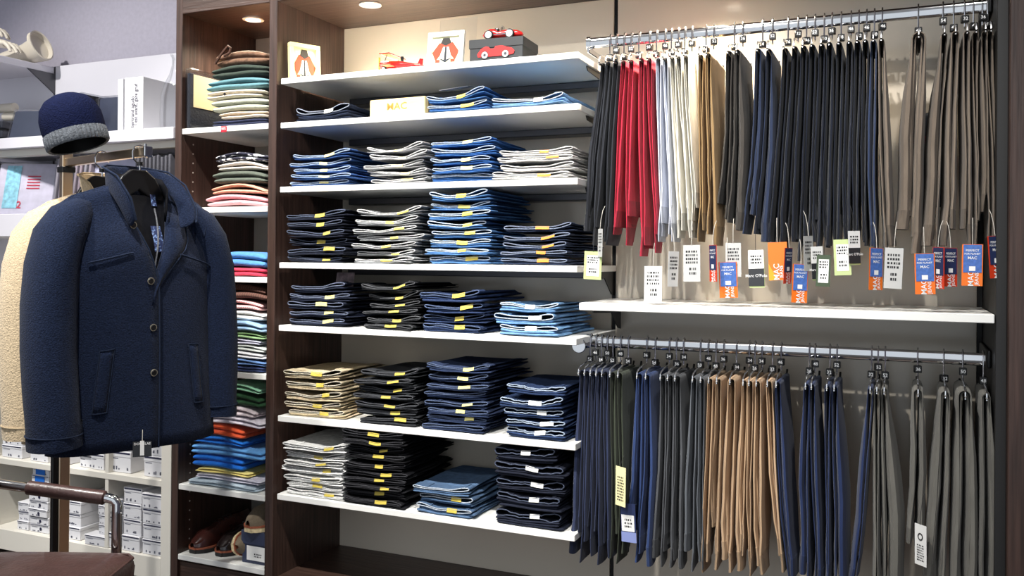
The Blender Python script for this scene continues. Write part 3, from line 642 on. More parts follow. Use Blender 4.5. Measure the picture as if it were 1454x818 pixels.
part('box_body', MB().cbox(-.052, .052, 0, .27, 0, .088, .001), NAVB, bx, False); part('lid', MB().cbox(-.055, .055, -.003, .273, .062, .105, .001), NAVB, bx, False)
lb = part('label', MB().box(-.030, .050, -.0042, -.0035, .012, .058), CARD['white'], bx, False); bars(lb, .0, .03, .02, .035, 2, random.Random(2), -.0046)
sl = shoe('suede_slipper', 'taupe suede slipper with cream fleece lining lying on the shoe box', (-.102, .15, zf+.1065), math.radians(84), SUE, False, .95, FLE, .01)
sl = shoe('suede_slipper', 'taupe suede slipper tipped on its side against the shoe box', (-.184, .13, zf+.047), math.radians(75), SUE, False, .78, FLE, -.02); sl.rotation_euler = (math.radians(78), 0, math.radians(88))
# ------------------------------------------------------------------ things on the two top jeans shelves
ZS1 = SH[0]+TH+.0005; ZS2 = SH[1]+TH+.0005
GOLD = M('engraved_gold', (176, 136, 60), .4); PINE = M('pale_wood', (226, 204, 150), .55, noise=(14, .08), stretch=(1, 8, 8))
def figure(parent, W, H, z0):            # simple red-jacket sketch made of flat print shapes
    pal = [((( -.36, .1), (-.5, .42), (-.25, .78), (.25, .78), (.5, .42), (.36, .1), (.2, .3), (.1, .62), (-.1, .62), (-.2, .3)), (214, 62, 34)),
           (((-.1, .62), (.1, .62), (.2, .3), (.1, .12), (-.1, .12), (-.2, .3)), (240, 238, 226)), (((-.03, .62), (.03, .62), (.05, .1), (-.05, .1)), (30, 34, 40)),
           (((-.2, .76), (-.12, .96), (.12, .96), (.2, .76), (0, .66)), (38, 34, 30)), (((-.25, .2), (0, .02), (.25, .2), (0, .12)), (36, 42, 52)), (((-.36, -.02), (-.36, .14), (-.2, .14), (-.2, -.02)), (206, 66, 40)), (((.2, -.02), (.2, .14), (.36, .14), (.36, -.02)), (206, 66, 40))]
    for i, (pts, c) in enumerate(pal):
        part('print', MB().poly([(x*W, z0+z*H) for x, z in pts]), M('print_%d_%d_%d' % c, c, .7), parent, False, (0, -.0006-.0001*i, 0))
def frame(label, loc, rz, W, H, T, fc, tilt):
    f = thing('picture_frame', label, 'picture frame', loc, rz)
    fm = M('cream_frame_%d' % fc[0], fc, .5); b = .13*W
    o = MB(); o.cbox(-W/2, W/2, 0, T, 0, b, .001); f.rotation_euler = (tilt, 0, rz)
    for nm, q in (('frame_bar', MB().cbox(-W/2, W/2, 0, T, 0, b*.6, .001)), ('frame_bar', MB().cbox(-W/2, W/2, 0, T, H-b, H, .001)), ('frame_bar', MB().cbox(-W/2, -W/2+b, 0, T, b*.6, H-b, .001)), ('frame_bar', MB().cbox(W/2-b, W/2, 0, T, b*.6, H-b, .001))): part(nm, q, fm, f, False)
    pic = part('picture', MB().box(-W/2+b, W/2-b, T*.5, T*.6, b*.6, H-b), M('picture_paper', (226, 226, 186), .7), f, False)
    g = part('sketch', MB().box(-.001, .001, T*.6, T*.61, b, b+.001), fm, pic, False); 
    figure_parent = bpy.data.objects.new('sketch_origin', None); bpy.data.objects.remove(figure_parent)
    figure(pic, W-2*b, H-1.6*b, b*.6); 
    for c in pic.children: c.location.y += T*.49
    return f
pA = at(440, 108, .10); frame('cream framed red figure sketch leaning on the wood divider', (.046, .075, ZS1), math.radians(62), .105, .125, .02, (238, 228, 160), math.radians(-4))
pB = at(632, 92, .03); frame('white framed red jacket sketch before a clear acrylic plate', (pB.x, .022, ZS1), math.radians(3), .118, .105, .012, (240, 238, 226), math.radians(-8))
ac = part('acrylic_plate', MB().box(-.062, .062, 0, .003, 0, .155), GLASS, None, False, (pB.x+.012, .075, ZS1), (math.radians(-6), 0, 0)); tag(ac, 'clear acrylic plate standing behind the white framed sketch', 'plate')
# toy car
RED = M('toy_red_paint', (206, 24, 22), .2, coat=.6); TYRE = M('tyre_white', (226, 226, 226), .5); RUB = M('tyre_rubber', (26, 26, 28), .7)
cb0 = at(668, 84, .02); cb1 = at(742, 78, .02); CW = cb1.x-cb0.x
BOXM = M('charcoal_box', (44, 46, 48), .55)
cbx = thing('toy_box', 'charcoal gift box printed with a red racing car', 'box', ((cb0.x+cb1.x)/2, .018, ZS1), math.radians(2))
part('box_body', MB().cbox(-CW/2, CW/2, 0, .12, 0, .045, .001), BOXM, cbx, False); lid = part('lid', MB().cbox(-CW/2-.002, CW/2+.002, -.002, .122, .038, .064, .001), BOXM, cbx, False)
pr_ = part('printed_car', MB().poly([(-.055, .012), (-.058, .02), (-.045, .036), (-.03, .042), (-.022, .04), (-.016, .034), (-.006, .034), (.0, .041), (.02, .041), (.05, .032), (.058, .024), (.055, .015), (.03, .012)]), M('printed_red', (206, 34, 34), .6), cbx, False, (0, -.0025, 0))
for x in (-.034, .03):
    part('printed_wheel', MB().lathe([(0, 0), (.0115, 0)], 20), RUB, pr_, False, (x, -.0003, .017), (pi/2, 0, 0)); part('printed_wheel_rim', MB().lathe([(0, 0), (.0095, 0)], 20), TYRE, pr_, False, (x, -.0006, .017), (pi/2, 0, 0)); part('printed_hub', MB().lathe([(0, 0), (.0045, 0)], 16), GREYM, pr_, False, (x, -.0009, .017), (pi/2, 0, 0))
car = thing('toy_car', 'red vintage toy racing car parked on its gift box', 'toy car', ((cb0.x+cb1.x)/2+.004, .055, ZS1+.0645), math.radians(4))
def cring(x, hw, z0, z1): return [(x, hw*spow(math.cos(a), .7), (z0+z1)/2+(z1-z0)/2*spow(math.sin(a), .8)) for a in [2*pi*k/14 for k in range(14)]]
part('car_body', MB().rings([cring(-.06, .004, .014, .02), cring(-.052, .012, .009, .03), cring(-.035, .017, .007, .036), cring(-.02, .018, .007, .034), cring(-.012, .018, .007, .026), cring(.004, .018, .007, .028), (cring(.02, .017, .007, .031)), cring(.045, .014, .008, .027), cring(.058, .011, .009, .022), cring(.062, .006, .011, .018)], True, True, True), RED, car)
part('windscreen', MB().poly([(-.006, .026), (.004, .026), (-.004, .042), (-.007, .042)], .014), FOIL, car, False, (.006, -.007, 0)); part('seat', MB().cbox(-.022, -.012, -.01, .01, .022, .037, .003, 2), BLACKP, car)
part('steering_wheel', MB().tube([(-.002, .006*math.cos(a), .033+.006*math.sin(a)) for a in [2*pi*k/12 for k in range(12)]], .001, 5, loop=True), BLACKP, car)
for x in (-.034, .03):
    for y in (-.024, .024):
        wh = part('wheel', MB().lathe([(.006, -.004), (.0125, -.004), (.0135, -.002), (.0135, .002), (.0125, .004), (.006, .004)], 20), RUB, car, True, (x, y, .0135), (pi/2, 0, 0)); part('wheel_disc', MB().lathe([(0, .005), (.0095, .0045), (.0105, .003), (.0105, -.003), (.0095, -.0045), (0, -.005)], 20), TYRE, wh)
part('exhaust', MB().tube([(.04, -.012, .018), (.0, -.022, .014), (-.05, -.020, .014)], .0018, 6), CHROME, car)
# toy aeroplane
a0 = at(532, 97, .04); a1 = at(597, 92, .04); AL = a1.x-a0.x
pl = thing('toy_aeroplane', 'red tin toy biplane with yellow propeller on the top shelf', 'toy aeroplane', ((a0.x+a1.x)/2, .055, ZS1), math.radians(0))
def pring(x, r, z): return [(x, r*math.cos(a), z+r*math.sin(a)) for a in [2*pi*k/12 for k in range(12)]]
h = AL/2
part('fuselage', MB().rings([pring(-h*.86, .008, .024), pring(-h*.82, .013, .024), pring(-h*.5, .0145, .023), pring(-h*.45, .0135, .023), pring(0, .013, .021), pring(h*.5, .008, .017), pring(h*.95, .003, .013)], True, True, True), RED, pl)
part('propeller', MB().rings([[(-h*.9, .003*c*s2+.001, .024+zz) for c, s2 in ((-1, 1), (1, 1))]+[(-h*.9-.002, .003, .024+zz), (-h*.9-.002, -.003, .024+zz)] for zz in (-.016, -.006, .006, .026)], True, True, True), M('yellow_prop', (236, 168, 30), .4), pl)
WG = M('wing_cream', (226, 190, 130), .5)
for z, wy in ((.048, .05), (.016, .045)):
    wg = part('wing', MB().cbox(-h*.55, -h*.1, -wy, wy, z, z+.003, .001), RED, pl, False); part('wing_panel', MB().cbox(-h*.5, -h*.15, -wy*.95, wy*.95, z-.0006, z+.0036, .0005), WG, wg, False)
for y in (-.035, .035): part('strut', MB().tube([(-h*.45, y, .018), (-h*.3, y, .048)], .0012, 5), BLACKP, pl)
part('tail_fin', MB().poly([(h*.72, .014), (h*.98, .012), (h*1.0, .034), (h*.86, .036)], .002), RED, pl, False); part('tailplane', MB().cbox(h*.75, h*1.0, -.022, .022, .014, .016, .0005), RED, pl, False)
part('pilot', MB().lathe([(0, .048), (.005, .046), (.006, .040), (.004, .034), (.006, .03)], 12, h*.1), BLACKP, pl)
for y in (-.02, .02):
    wl = part('wheel', MB().lathe([(0, -.003), (.008, -.003), (.009, 0), (.008, .003), (0, .003)], 18), RUB, pl, True, (-h*.55, y, .009), (pi/2, 0, 0)); part('hub', MB().lathe([(0, -.0036), (.005, -.0034), (.005, .0034), (0, .0036)], 14), TYRE, wl)
# brand block
m0 = at(524, 160, .03); m1 = at(604, 160, .03); MW = m1.x-m0.x
mk = part('brand_block', MB().cbox(-MW/2, MW/2, 0, .022, 0, .056, .002), PINE, None, False, ((m0.x+m1.x)/2, .03, ZS2), (0, 0, math.radians(-2))); tag(mk, 'pale wooden block engraved MAC between jeans on second shelf', 'sign block')
text('MAC', .022, GOLD, mk, (.0, -.0006, .031), 0, 1.15)
# small shelf-edge card above the mid blue jeans, and a dark folded card in the inky stack
c1 = at(645, 122, .05)
cc = part('size_card', MB().box(-.045, .045, 0, .06, 0, .0015), M('grey_gloss_card', (150, 146, 146), .3), None, False, (c1.x, .045, at(645, 124, .05).z-.004), (math.radians(8), math.radians(-6), math.radians(8))); tag(cc, 'grey leaflet lying on the pair of mid blue jeans', 'leaflet')
c2 = at(480, 402, .06)
cc = part('photo_card', MB().box(-.03, .03, 0, .001, 0, .052), M('mauve_print_card', (120, 104, 108), .5, noise=(60, .6)), None, False, (c2.x+.012, .075, c2.z-.016), (math.radians(-18), 0, math.radians(12))); tag(cc, 'mauve printed card propped behind inky navy folded jeans', 'card')
# ------------------------------------------------------------------ coats on the stand
NAVY = M('navy_wool', (23, 32, 53), .95, noise=(260, .38), bump=(300, .6), spec=.1, sheen=.05)
NAVYS = M('navy_wool_seam', (30, 38, 56), .95, noise=(260, .3), spec=.1)
CREAM = M('cream_wool', (190, 170, 140), .95, noise=(190, .18), bump=(240, .7), spec=.1, sheen=.2)
CREAMS = M('cream_wool_seam', (176, 156, 126), .95, noise=(200, .15))
LIN = M('black_quilted_lining', (12, 13, 18), .8, noise=(20, .2), bump=(26, .4), spec=.08)
def coat(label, loc, rz, wool, seam, details=True):
    r = thing('wool_coat', label, 'coat', loc, rz)
    HW = lambda v: .225-.012*math.sin(pi*v)+.006*(1-v)
    zt = lambda x: .70-max(0, abs(x)-.065)*.36-max(0, abs(x)-.17)*.35
    BD = lambda v, x: (.098-.012*v)*(1-.82*ss(.72, 1, v))+.012*math.sin(3*v+14*x)*(1-v)
    def surf(x, v, sgn):                 # front (sgn -1) or back (+1) cloth surface
        a = HW(v); u = min(1, abs(x)/a); return (x, sgn*BD(v, x)*(1-u**3.2)**.55-.01*ss(.5, 0, v)*sgn*0, v*zt(x))
    VS = [k/20 for k in range(21)]; SS = [math.sin(pi/2*k/14)**.9 for k in range(15)]
    eL = lambda v: .012-.075*ss(.58, 1, v); eR = lambda v: -.012+.085*ss(.50, 1, v)
    def panel(e, side, dy, name):
        rows = []
        for v in VS:
            a = HW(v); ee = e(v); row = []
            for s in SS:
                x = ee+(side*a-ee)*s; p = surf(x, v, -1); row.append((p[0], p[1]+dy*(1-s), p[2]))
            rows.append(row)
        o = part(name, MB().rings(rows, False), wool, r)
        md = o.modifiers.new('cloth', 'SOLIDIFY'); md.thickness = .005; md.offset = 0; return o
    fl = panel(eL, -1, -.008, 'front_panel'); fr = panel(eR, 1, .002, 'front_panel')
    rows = [[surf(HW(v)*x, v, 1) for x in [-1+2*k/16 for k in range(17)]] for v in VS]
    o = part('back_panel', MB().rings(rows, False), wool, r); md = o.modifiers.new('cloth', 'SOLIDIFY'); md.thickness = .005
    for s in (-1, 1):                    # sleeves
        fy = 1 if s < 0 else .25; dz = .016 if s < 0 else .034
        path = [(.120, .0, .640, .016, .020), (.150, .0, .625, .038, .048), (.178, -.001, .600, .052, .066), (.205, -.003, .555, .060, .076), (.222, -.008, .48, .063, .079), (.232, -.014, .38, .063, .077), (.237, -.026, .27, .063, .074), (.237, -.040, .16, .062, .071), (.235, -.052, .07, .062, .069), (.234, -.056, .03, .062, .068), (.233, -.057, .014, .0615, .0675)]
        path = [(x, y*fy, z+dz*ss(.3, 0, z), ra, rb) for x, y, z, ra, rb in path]
        rings = []
        for i, (x, y, z, ra, rb) in enumerate(path):
            a = path[max(0, i-1)]; c = path[min(len(path)-1, i+1)]; tx, tz = c[0]-a[0], c[2]-a[2]; l = math.hypot(tx, tz); nx, nz = -tz/l, tx/l
            rings.append([(s*(x+nx*ra*math.cos(t)), y+rb*math.sin(t)+.003*math.sin(3*t+z*30), z+nz*ra*math.cos(t)) for t in [2*pi*k/24 for k in range(24)]])
        inner = [[(p[0]*.985+s*.0035, p[1]*.96-.002, p[2]+.03*q) for p in rings[-1]] for q in (0, 2)]
        sl = part('sleeve', MB().rings(rings+inner), wool, r)
        part('sleeve_hem', MB().tube([(p[0]+(p[0]-s*.232)*.012, p[1], p[2]) for p in [((a[0]+b[0])/2, (a[1]+b[1])/2, .046) for a, b in zip(rings[-2], rings[-3])]] if False else [(s*(.2345+.0632*math.cos(t)), -.0545*fy+.0698*math.sin(t), .047+dz*.95) for t in [2*pi*k/28 for k in range(28)]], .0018, 5, loop=True), seam, sl)
        part('armhole_seam', MB().tube([(s*(.168+.016*math.cos(t)), -.002+.064*math.sin(t), .575+.062*math.cos(t)) for t in [pi*(.5+k/14*.42) if False else math.radians(-100+k*20) for k in range(11)]], .0022, 5), seam, sl)
    # stand collar: base curve to top curve
    base = [(-.062, -.088, .575), (-.078, -.072, .625), (-.088, -.038, .668), (-.082, .012, .69), (-.05, .048, .70), (0, .058, .702), (.05, .048, .70), (.082, .012, .69), (.088, -.038, .668), (.082, -.072, .625), (.074, -.088, .575)]
    top = [(-.058, -.112, .600), (-.072, -.112, .655), (-.090, -.072, .715), (-.092, .004, .742), (-.058, .05, .752), (0, .062, .754), (.058, .05, .752), (.094, .004, .742), (.112, -.055, .705), (.128, -.088, .640), (.118, -.104, .600)]
    mid = [tuple((b[i]+t[i])/2+(.006 if i == 1 else 0)*(-1) for i in range(3)) for b, t in zip(base, top)]
    o = part('collar', MB().rings([base, mid, top], False), wool, r); md = o.modifiers.new('cloth', 'SOLIDIFY'); md.thickness = .008; md.offset = 0
    o2 = o.modifiers.new('round', 'SUBSURF'); o2.levels = 1; o2.render_levels = 2
    part('collar_edge', MB().tube([tuple(p) for p in top], .003, 6), seam, o)
    # lapel folded out on the open side
    lp = MB(); rows = []
    for k in range(9):
        v = .54+.36*k/8; e = eR(v); wd = .006+.062*ss(0, .75, k/8)*(1-.35*ss(.8, 1, k/8))
        row = []
        for q in range(5):
            x = e+wd*q/4; p = surf(x, v, -1); row.append((p[0], p[1]-.004-.010*math.sin(pi*q/4), p[2]))
        rows.append(row)
    o = part('lapel', lp.rings(rows, False), wool, r); md = o.modifiers.new('cloth', 'SOLIDIFY'); md.thickness = .004
    if not details: return r
    part('lapel_edge', MB().tube([Vector(rw[-1])+Vector((0, -.003, 0)) for rw in rows], .0022, 5), seam, o)
    # lining, zip bib and pattern
    rows = []
    for k in range(13):
        v = .40+.56*k/12
        rows.append([(lambda p: (p[0], p[1]*.88+.004, p[2]))(surf(x, v, -1)) for x in [-.10+.21*q/10 for q in range(11)]])
    part('inner_bib', MB().rings(rows, False), LIN, r)
    ib = [(-.052, -.066, .60), (-.066, -.04, .66), (-.07, .0, .69), (-.04, .036, .70), (0, .044, .70), (.04, .036, .70), (.07, .0, .69), (.066, -.04, .66), (.05, -.066, .60)]
    o = part('inner_collar', MB().rings([ib, [(x*1.05, y*1.04, z+.03) for x, y, z in ib]], False), LIN, r); o.modifiers.new('cloth', 'SOLIDIFY').thickness = .005
    zp = [(lambda p: (p[0], p[1]*.9-.004, p[2]))(surf(.004+.03*ss(.62, .9, v), v, -1)) for v in [.44+.47*k/14 for k in range(15)]]
    part('zip', MB().tube(zp, .0022, 6), M('zip_metal', (170, 172, 178), .3, .8, noise=(400, .5)), r)
    PAT = M('blue_pattern_lining', (44, 66, 128), .7)
    nt = PAT.node_tree; vo = nt.nodes.new('ShaderNodeTexVoronoi'); vo.inputs['Scale'].default_value = 150; rp = nt.nodes.new('ShaderNodeValToRGB'); tc = nt.nodes.new('ShaderNodeTexCoord')
    rp.color_ramp.elements[0].color = (.25, .4, .75, 1); rp.color_ramp.elements[1].color = (.01, .02, .08, 1); rp.color_ramp.elements[1].position = .5
    nt.links.new(tc.outputs['Object'], vo.inputs['Vector']); nt.links.new(vo.outputs[0], rp.inputs[0]); nt.links.new(rp.outputs[0], nt.nodes['Principled BSDF'].inputs['Base Color'])
    for v0, v1, x0, x1 in ((.74, .84, .012, .040), (.92, .965, .03, .045)):
        rows = [[(lambda p: (p[0], p[1]*.88-.001, p[2]))(surf(x0+(x1-x0)*q/3, v0+(v1-v0)*k/5, -1)) for q in range(4)] for k in range(6)]
        part('patterned_lining', MB().rings(rows, False), PAT, r)
    # buttons, pockets, yoke flaps, seams
    for v, x in ((.84, -.046), (.63, -.014), (.455, -.008), (.285, -.006)):
        p = surf(x, v, -1); bt = part('button', MB().lathe([(0, .004), (.0065, .004), (.008, .002), (.008, 0), (0, 0)], 18), BLACKP, r, True, (p[0], p[1]-.012, p[2]), (pi/2, 0, 0))
        part('button_rim', MB().tube([(.0085*math.cos(a), .0085*math.sin(a), .002) for a in [2*pi*k/20 for k in range(20)]], .0012, 5, loop=True), M('horn_rim', (150, 144, 130), .3, .5), bt)
    for s in (-1, 1):
        rows = []
        for k in range(9):
            v = .155+.235*k/8
            row = []
            for q in range(4):
                x = s*(.118+.034*q/3)-s*.016*(k/8); p = surf(x, v, -1); row.append((p[0], p[1]-.011 if 0 < q < 3 else p[1]-.007, p[2]))
            rows.append(row)
        o = part('welt_pocket', MB().rings(rows, False), wool, r); o.modifiers.new('cloth', 'SOLIDIFY').thickness = .004
        edge = [rw[0] for rw in rows]+rows[-1]+[rw[-1] for rw in reversed(rows)]+rows[0][::-1]
        part('pocket_edge', MB().tube(edge, .0018, 5), seam, o)
        e = eL if s < 0 else eR
        x0, x1 = (-.165, -.060) if s < 0 else (.075, .185)
        fl_ = [(lambda p: (p[0], p[1]-.012, p[2]))(surf(x0+(x1-x0)*k/9, .735, -1)) for k in range(10)]
        part('yoke_flap_seam', MB().tube(fl_, .0028, 6, ry=.0028), seam, r)
        sh_ = [(lambda p: (p[0], p[1]-.004, p[2]))(surf(s*(.085+.085*k/6), .955-.015*k/6, -1)) for k in range(7)]
        part('shoulder_seam', MB().tube(sh_, .002, 5), seam, r)
    for e, dy in ((eL, -.0105),):
        ed = [(lambda p: (p[0]-.001, p[1]+dy, p[2]))(surf(e(v), v, -1)) for v in VS[:18]]
        part('front_edge_seam', MB().tube(ed, .0025, 5), seam, r)
    return r
P0 = atd(190, 628, 2.43); TH_ = math.radians(74)
FACE = Vector((math.sin(TH_), -math.cos(TH_), 0)); LATV = Vector((math.cos(TH_), math.sin(TH_), 0))
coat('navy wool coat with stand collar and zip lining on the stand', P0, TH_, NAVY, NAVYS)
PC = P0-FACE*.215+LATV*.034+Vector((0, 0, -.006)); coat('cream wool coat hanging behind the navy coat', PC, TH_-math.radians(3), CREAM, CREAMS, False)
# paper tags below the navy coat
tg = thing('coat_tag', 'black square swing tag hanging below the navy coat hem', 'tag', atd(202, 627, 2.33))
tg.rotation_euler = (0, 0, math.radians(40))
q = part('card', MB().box(-.023, .023, 0, .001, -.040, .0), CARD['dark'], tg, False); text('DOUGLAS', .0065, WINK, q, (0, -.0008, -.006)); part('paper_strip', MB().box(-.005, .005, -.002, -.0012, -.036, .002), CARD['white'], q, False); part('string', MB().tube([(0, -.001, .0), (0, .004, .03)], .0008, 5), STRING, tg)
# coat hangers
ARMZ = 1.482
for pos, lab in ((P0, 'black plastic coat hanger inside the navy coat'), (PC-LATV*.034, 'black plastic coat hanger inside the cream coat')):
    hz = ARMZ-pos.z
    h = thing('coat_hanger', lab, 'hanger', pos, TH_)
    pts = [(-.022, .745), (.022, .745), (.048, .725), (.075, .695), (.185, .632), (.178, .620), (.06, .655), (.0, .69), (-.06, .655), (-.178, .620), (-.185, .632), (-.075, .695), (-.048, .725)]
    pts = [(x*.97, z-.004-.022*ss(.05, .09, abs(x))) for x, z in pts]
    q = part('shoulder_body', MB().poly(pts, .018), BLACKP, h, False, (0, -.016, 0)); md = q.modifiers.new('b', 'BEVEL'); md.width = .004; md.segments = 2
    hk = [(0, -.018, .74), (0, -.018, .765)]+[(-.006, -.018, hz-.03), (-.019, -.018, hz-.018), (-.0205, -.018, hz), (-.015, -.018, hz+.0145), (0, -.018, hz+.0195), (.015, -.018, hz+.0145), (.0205, -.018, hz), (.019, -.018, hz-.012)]
    part('hook', MB().tube(hk, .0024, 7), CHROME, h); part('size_ring', MB().lathe([(.003, .752), (.008, .752), (.008, .762), (.003, .762)], 12, 0, -.018), BLACKP, h)
# stand
AP = P0+FACE*-.018; AP.z = ARMZ
PO = AP-FACE*.40; PO.z = 0
st = thing('garment_stand', 'chrome and black garment stand with a short square arm', 'garment stand', PO, TH_)
part('post', MB().cbox(-.016, .016, -.004, .018, .02, ARMZ+.035, .002), SATIN, st, False)
part('black_post', MB().cbox(-.034, -.016, .0, .016, .02, .88, .002), BLACKP, st, False)
part('arm', MB().cbox(-.010, .010, -.475, .0, -.012+ARMZ, .012+ARMZ, .002), SATIN, st, False)
part('arm_end_cap', MB().cbox(-.012, .012, -.482, -.474, -.014+ARMZ, .014+ARMZ, .002), CHROME, st, False)
part('pin', MB().tube([(0, -.465, ARMZ+.012), (0, -.465, ARMZ+.022)], .003, 8), CHROME, st)
part('clamp', MB().cbox(-.02, .02, -.012, .026, ARMZ-.03, ARMZ-.012, .002), BLACKM, st, False)
part('foot', MB().cbox(-.17, .17, -.2, .2, 0, .02, .004), BLACKM, st, False)
part('hat_peg', MB().lathe([(0, .115), (.03, .11), (.045, .09), (.02, .06), (.008, .03), (.008, 0)], 18, 0, 0, ARMZ+.03), BLACKM, st)
# knitted hat
hc = atd(104, 181, 2.46)
ht = thing('knitted_hat', 'navy knitted beanie with grey ribbed edge resting on the stand top', 'hat', hc)
def ridge(prof, n=110, amp=.0012):
    return [[((r+amp*(k % 2))*math.cos(2*pi*k/n), (r+amp*(k % 2))*.92*math.sin(2*pi*k/n), z) for k in range(n)] for r, z in prof]
KN = M('navy_knit', (13, 19, 46), .95, noise=(160, .25), bump=(260, .8), spec=.08); KG = M('grey_knit', (98, 102, 108), .95, noise=(120, .3), bump=(260, .8), spec=.08)
part('crown', MB().rings(ridge([(.082, -.022), (.0845, .0), (.0835, .03), (.075, .058), (.058, .078), (.034, .090), (.012, .094), (.001, .094)])), KN, ht)
part('ribbed_band', MB().rings(ridge([(.074, -.052), (.080, -.054), (.0835, -.050), (.0845, -.03), (.0835, -.016), (.080, -.016)], 96, .0026)), KG, ht)
part('inside', MB().rings(ridge([(.078, -.052), (.078, .0), (.06, .05), (.001, .075)], 110, 0)), BLACKP, ht)
q_ = Matrix.Rotation(math.radians(-17), 4, FW) @ Matrix.Rotation(math.radians(-4), 4, RT)
ht.rotation_euler = Matrix.Rotation(math.radians(-17), 4, FW).to_euler()
# ------------------------------------------------------------------ leather chair
ca = atd(18, 692, 2.12); cb_ = atd(166, 710, 2.12); cdv = (cb_-ca); cdv.z = 0; clen = cdv.length; cdv.normalize(); crz = math.atan2(cdv.y, cdv.x)
side = Vector((cdv.y, -cdv.x, 0))        # towards the camera
AZ = (ca.z+cb_.z)/2
BRL = M('brown_leather', (64, 44, 42), .38, noise=(40, .15), bump=(120, .3), coat=.15)
org = Vector((cb_.x, cb_.y, 0))
ch = thing('leather_chair', 'brown leather armchair with chrome tube frame and padded arm sleeve', 'chair', org, crz)
# local: +x forward, -y towards the camera, arm bar lies at y=0
part('arm_tube', MB().tube([(-.50, 0, AZ+.05), (-.20, 0, AZ+.012), (-.02, 0, AZ-.01), (-.008, 0, AZ-.013), (0, 0, AZ-.022), (0, 0, AZ-.05), (0, 0, .25), (0, 0, .012)], .0115, 12), CHROME, ch)
part('arm_sleeve', MB().tube([(-.215, 0, AZ+.014), (-.21, 0, AZ+.0135), (-.03, 0, AZ-.009), (-.025, 0, AZ-.0095)], [.010, .0165, .0165, .010], 14), BRL, ch)
part('arm_tube', MB().tube([(-.50, -.56, AZ), (-.20, -.56, AZ), (-.02, -.56, AZ), (-.008, -.56, AZ-.002), (0, -.56, AZ-.012), (0, -.56, AZ-.04), (0, -.56, .25), (0, -.56, .012)], .0115, 12), CHROME, ch)
part('arm_sleeve', MB().tube([(-.27, -.56, AZ), (-.265, -.56, AZ), (-.03, -.56, AZ), (-.025, -.56, AZ)], [.010, .0165, .0165, .010], 14), BRL, ch)
part('floor_rail', MB().tube([(0, 0, .012), (-.50, 0, .012)], .0115, 10), CHROME, ch); part('floor_rail', MB().tube([(0, -.56, .012), (-.50, -.56, .012)], .0115, 10), CHROME, ch)
part('cross_bar', MB().tube([(-.45, 0, .30), (-.45, -.56, .30)], .011, 10), CHROME, ch); part('cross_bar', MB().tube([(0, 0, .30), (0, -.56, .30)], .011, 10), CHROME, ch)
def pad(x0, x1, y0, y1, z0, z1, n=18):
    rows = []
    for i in range(n+1):
        u = -1+2*i/n; row = []
        for k in range(28):
            a = 2*pi*k/28; s = (1-abs(u)**5)**.25 if abs(u) < 1 else .02
            row.append(((x0+x1)/2+(x1-x0)/2*spow(math.cos(a), .35)*(.93+.07*s), (y0+y1)/2+(y1-y0)/2*u, (z0+z1)/2+(z1-z0)/2*spow(math.sin(a), .45)*s+.012*(1-u*u)*max(0, math.sin(a))*(1-abs(math.cos(a))**3)))
        rows.append(row)
    return MB().rings(rows, True, True, True)
st_ = part('seat', pad(-.30, .070, -.535, -.03, .435, .522), BRL, ch)
part('seat_piping', MB().tube([(-.29, -.53, .504), (.045, -.53, .504), (.064, -.50, .504), (.069, -.28, .505), (.064, -.06, .504), (.045, -.036, .504), (-.29, -.036, .504)], .004, 6), BRL, st_)
bk = part('backrest', pad(-.045, .045, -.535, -.02, 0, .46), BRL, ch); bk.location = (-.275, 0, .46); bk.rotation_euler = (0, math.radians(-13), 0)
# ------------------------------------------------------------------ white wall shelving on the left
ws = thing('wall_shelving', 'white wall shelving with boxes and packed shirts beside dark cabinet', 'shelving')
CR = M('warm_white_laminate', (222, 218, 208), .5, noise=(3, .02))
WX0 = -2.3; WX1 = -.438
part('back_panel', MB().cbox(-1.462, WX1-.002, .372, .39, .17, 2.0, .001), WHITE2, ws, False)
part('back_panel', MB().cbox(WX0, -1.474, .372, .39, .17, 2.0, .001), WHITE2, ws, False)
part('slotted_upright', MB().cbox(-1.474, -1.462, .376, .392, .17, 2.0, .001), GREYM, ws, False)
part('side_panel', MB().cbox(-.482, WX1, .002, .372, 0, 1.27, .001), CR, ws, False)
part('shelf', MB().cbox(WX0, WX1-.004, .0, .371, 1.600, 1.640, .0015), WHITE2, ws, False)
part('light_rail', MB().cbox(WX0, WX1-.02, .03, .07, 1.575, 1.5995, .001), CR, ws, False)
part('shelf', MB().cbox(WX0, WX1-.004, .0, .371, 1.271, 1.355, .0015), WHITE2, ws, False)
for z in (.985, .70): part('shelf', MB().cbox(WX0, -.483, .006, .371, z, z+.022, .0015), CR, ws, False)
part('shelf', MB().cbox(WX0, -.483, .004, .371, .418, .440, .0015), CR, ws, False)
part('base_shelf', MB().cbox(WX0, -.483, .004, .371, .10, .176, .0015), CR, ws, False)
for x0, x1 in ((-1.018, -.993), (-.746, -.729), (-1.34, -1.318)):
    part('divider', MB().cbox(x0, x1, .006, .371, .4405, .6995, .001), CR, ws, False); part('divider', MB().cbox(x0, x1, .006, .371, .1765, .4175, .001), CR, ws, False)
# short upper shelf on a bracket
us = part('upper_shelf', MB().cbox(WX0, -1.468, .02, .371, 1.968, 1.995, .0015), WHITE2, ws, False)
part('bracket', MB().poly([(0, 0), (.13, 0), (0, -.085)], .006), GREYM, us, False, (-1.468, .371, 1.967), (0, 0, -pi/2))
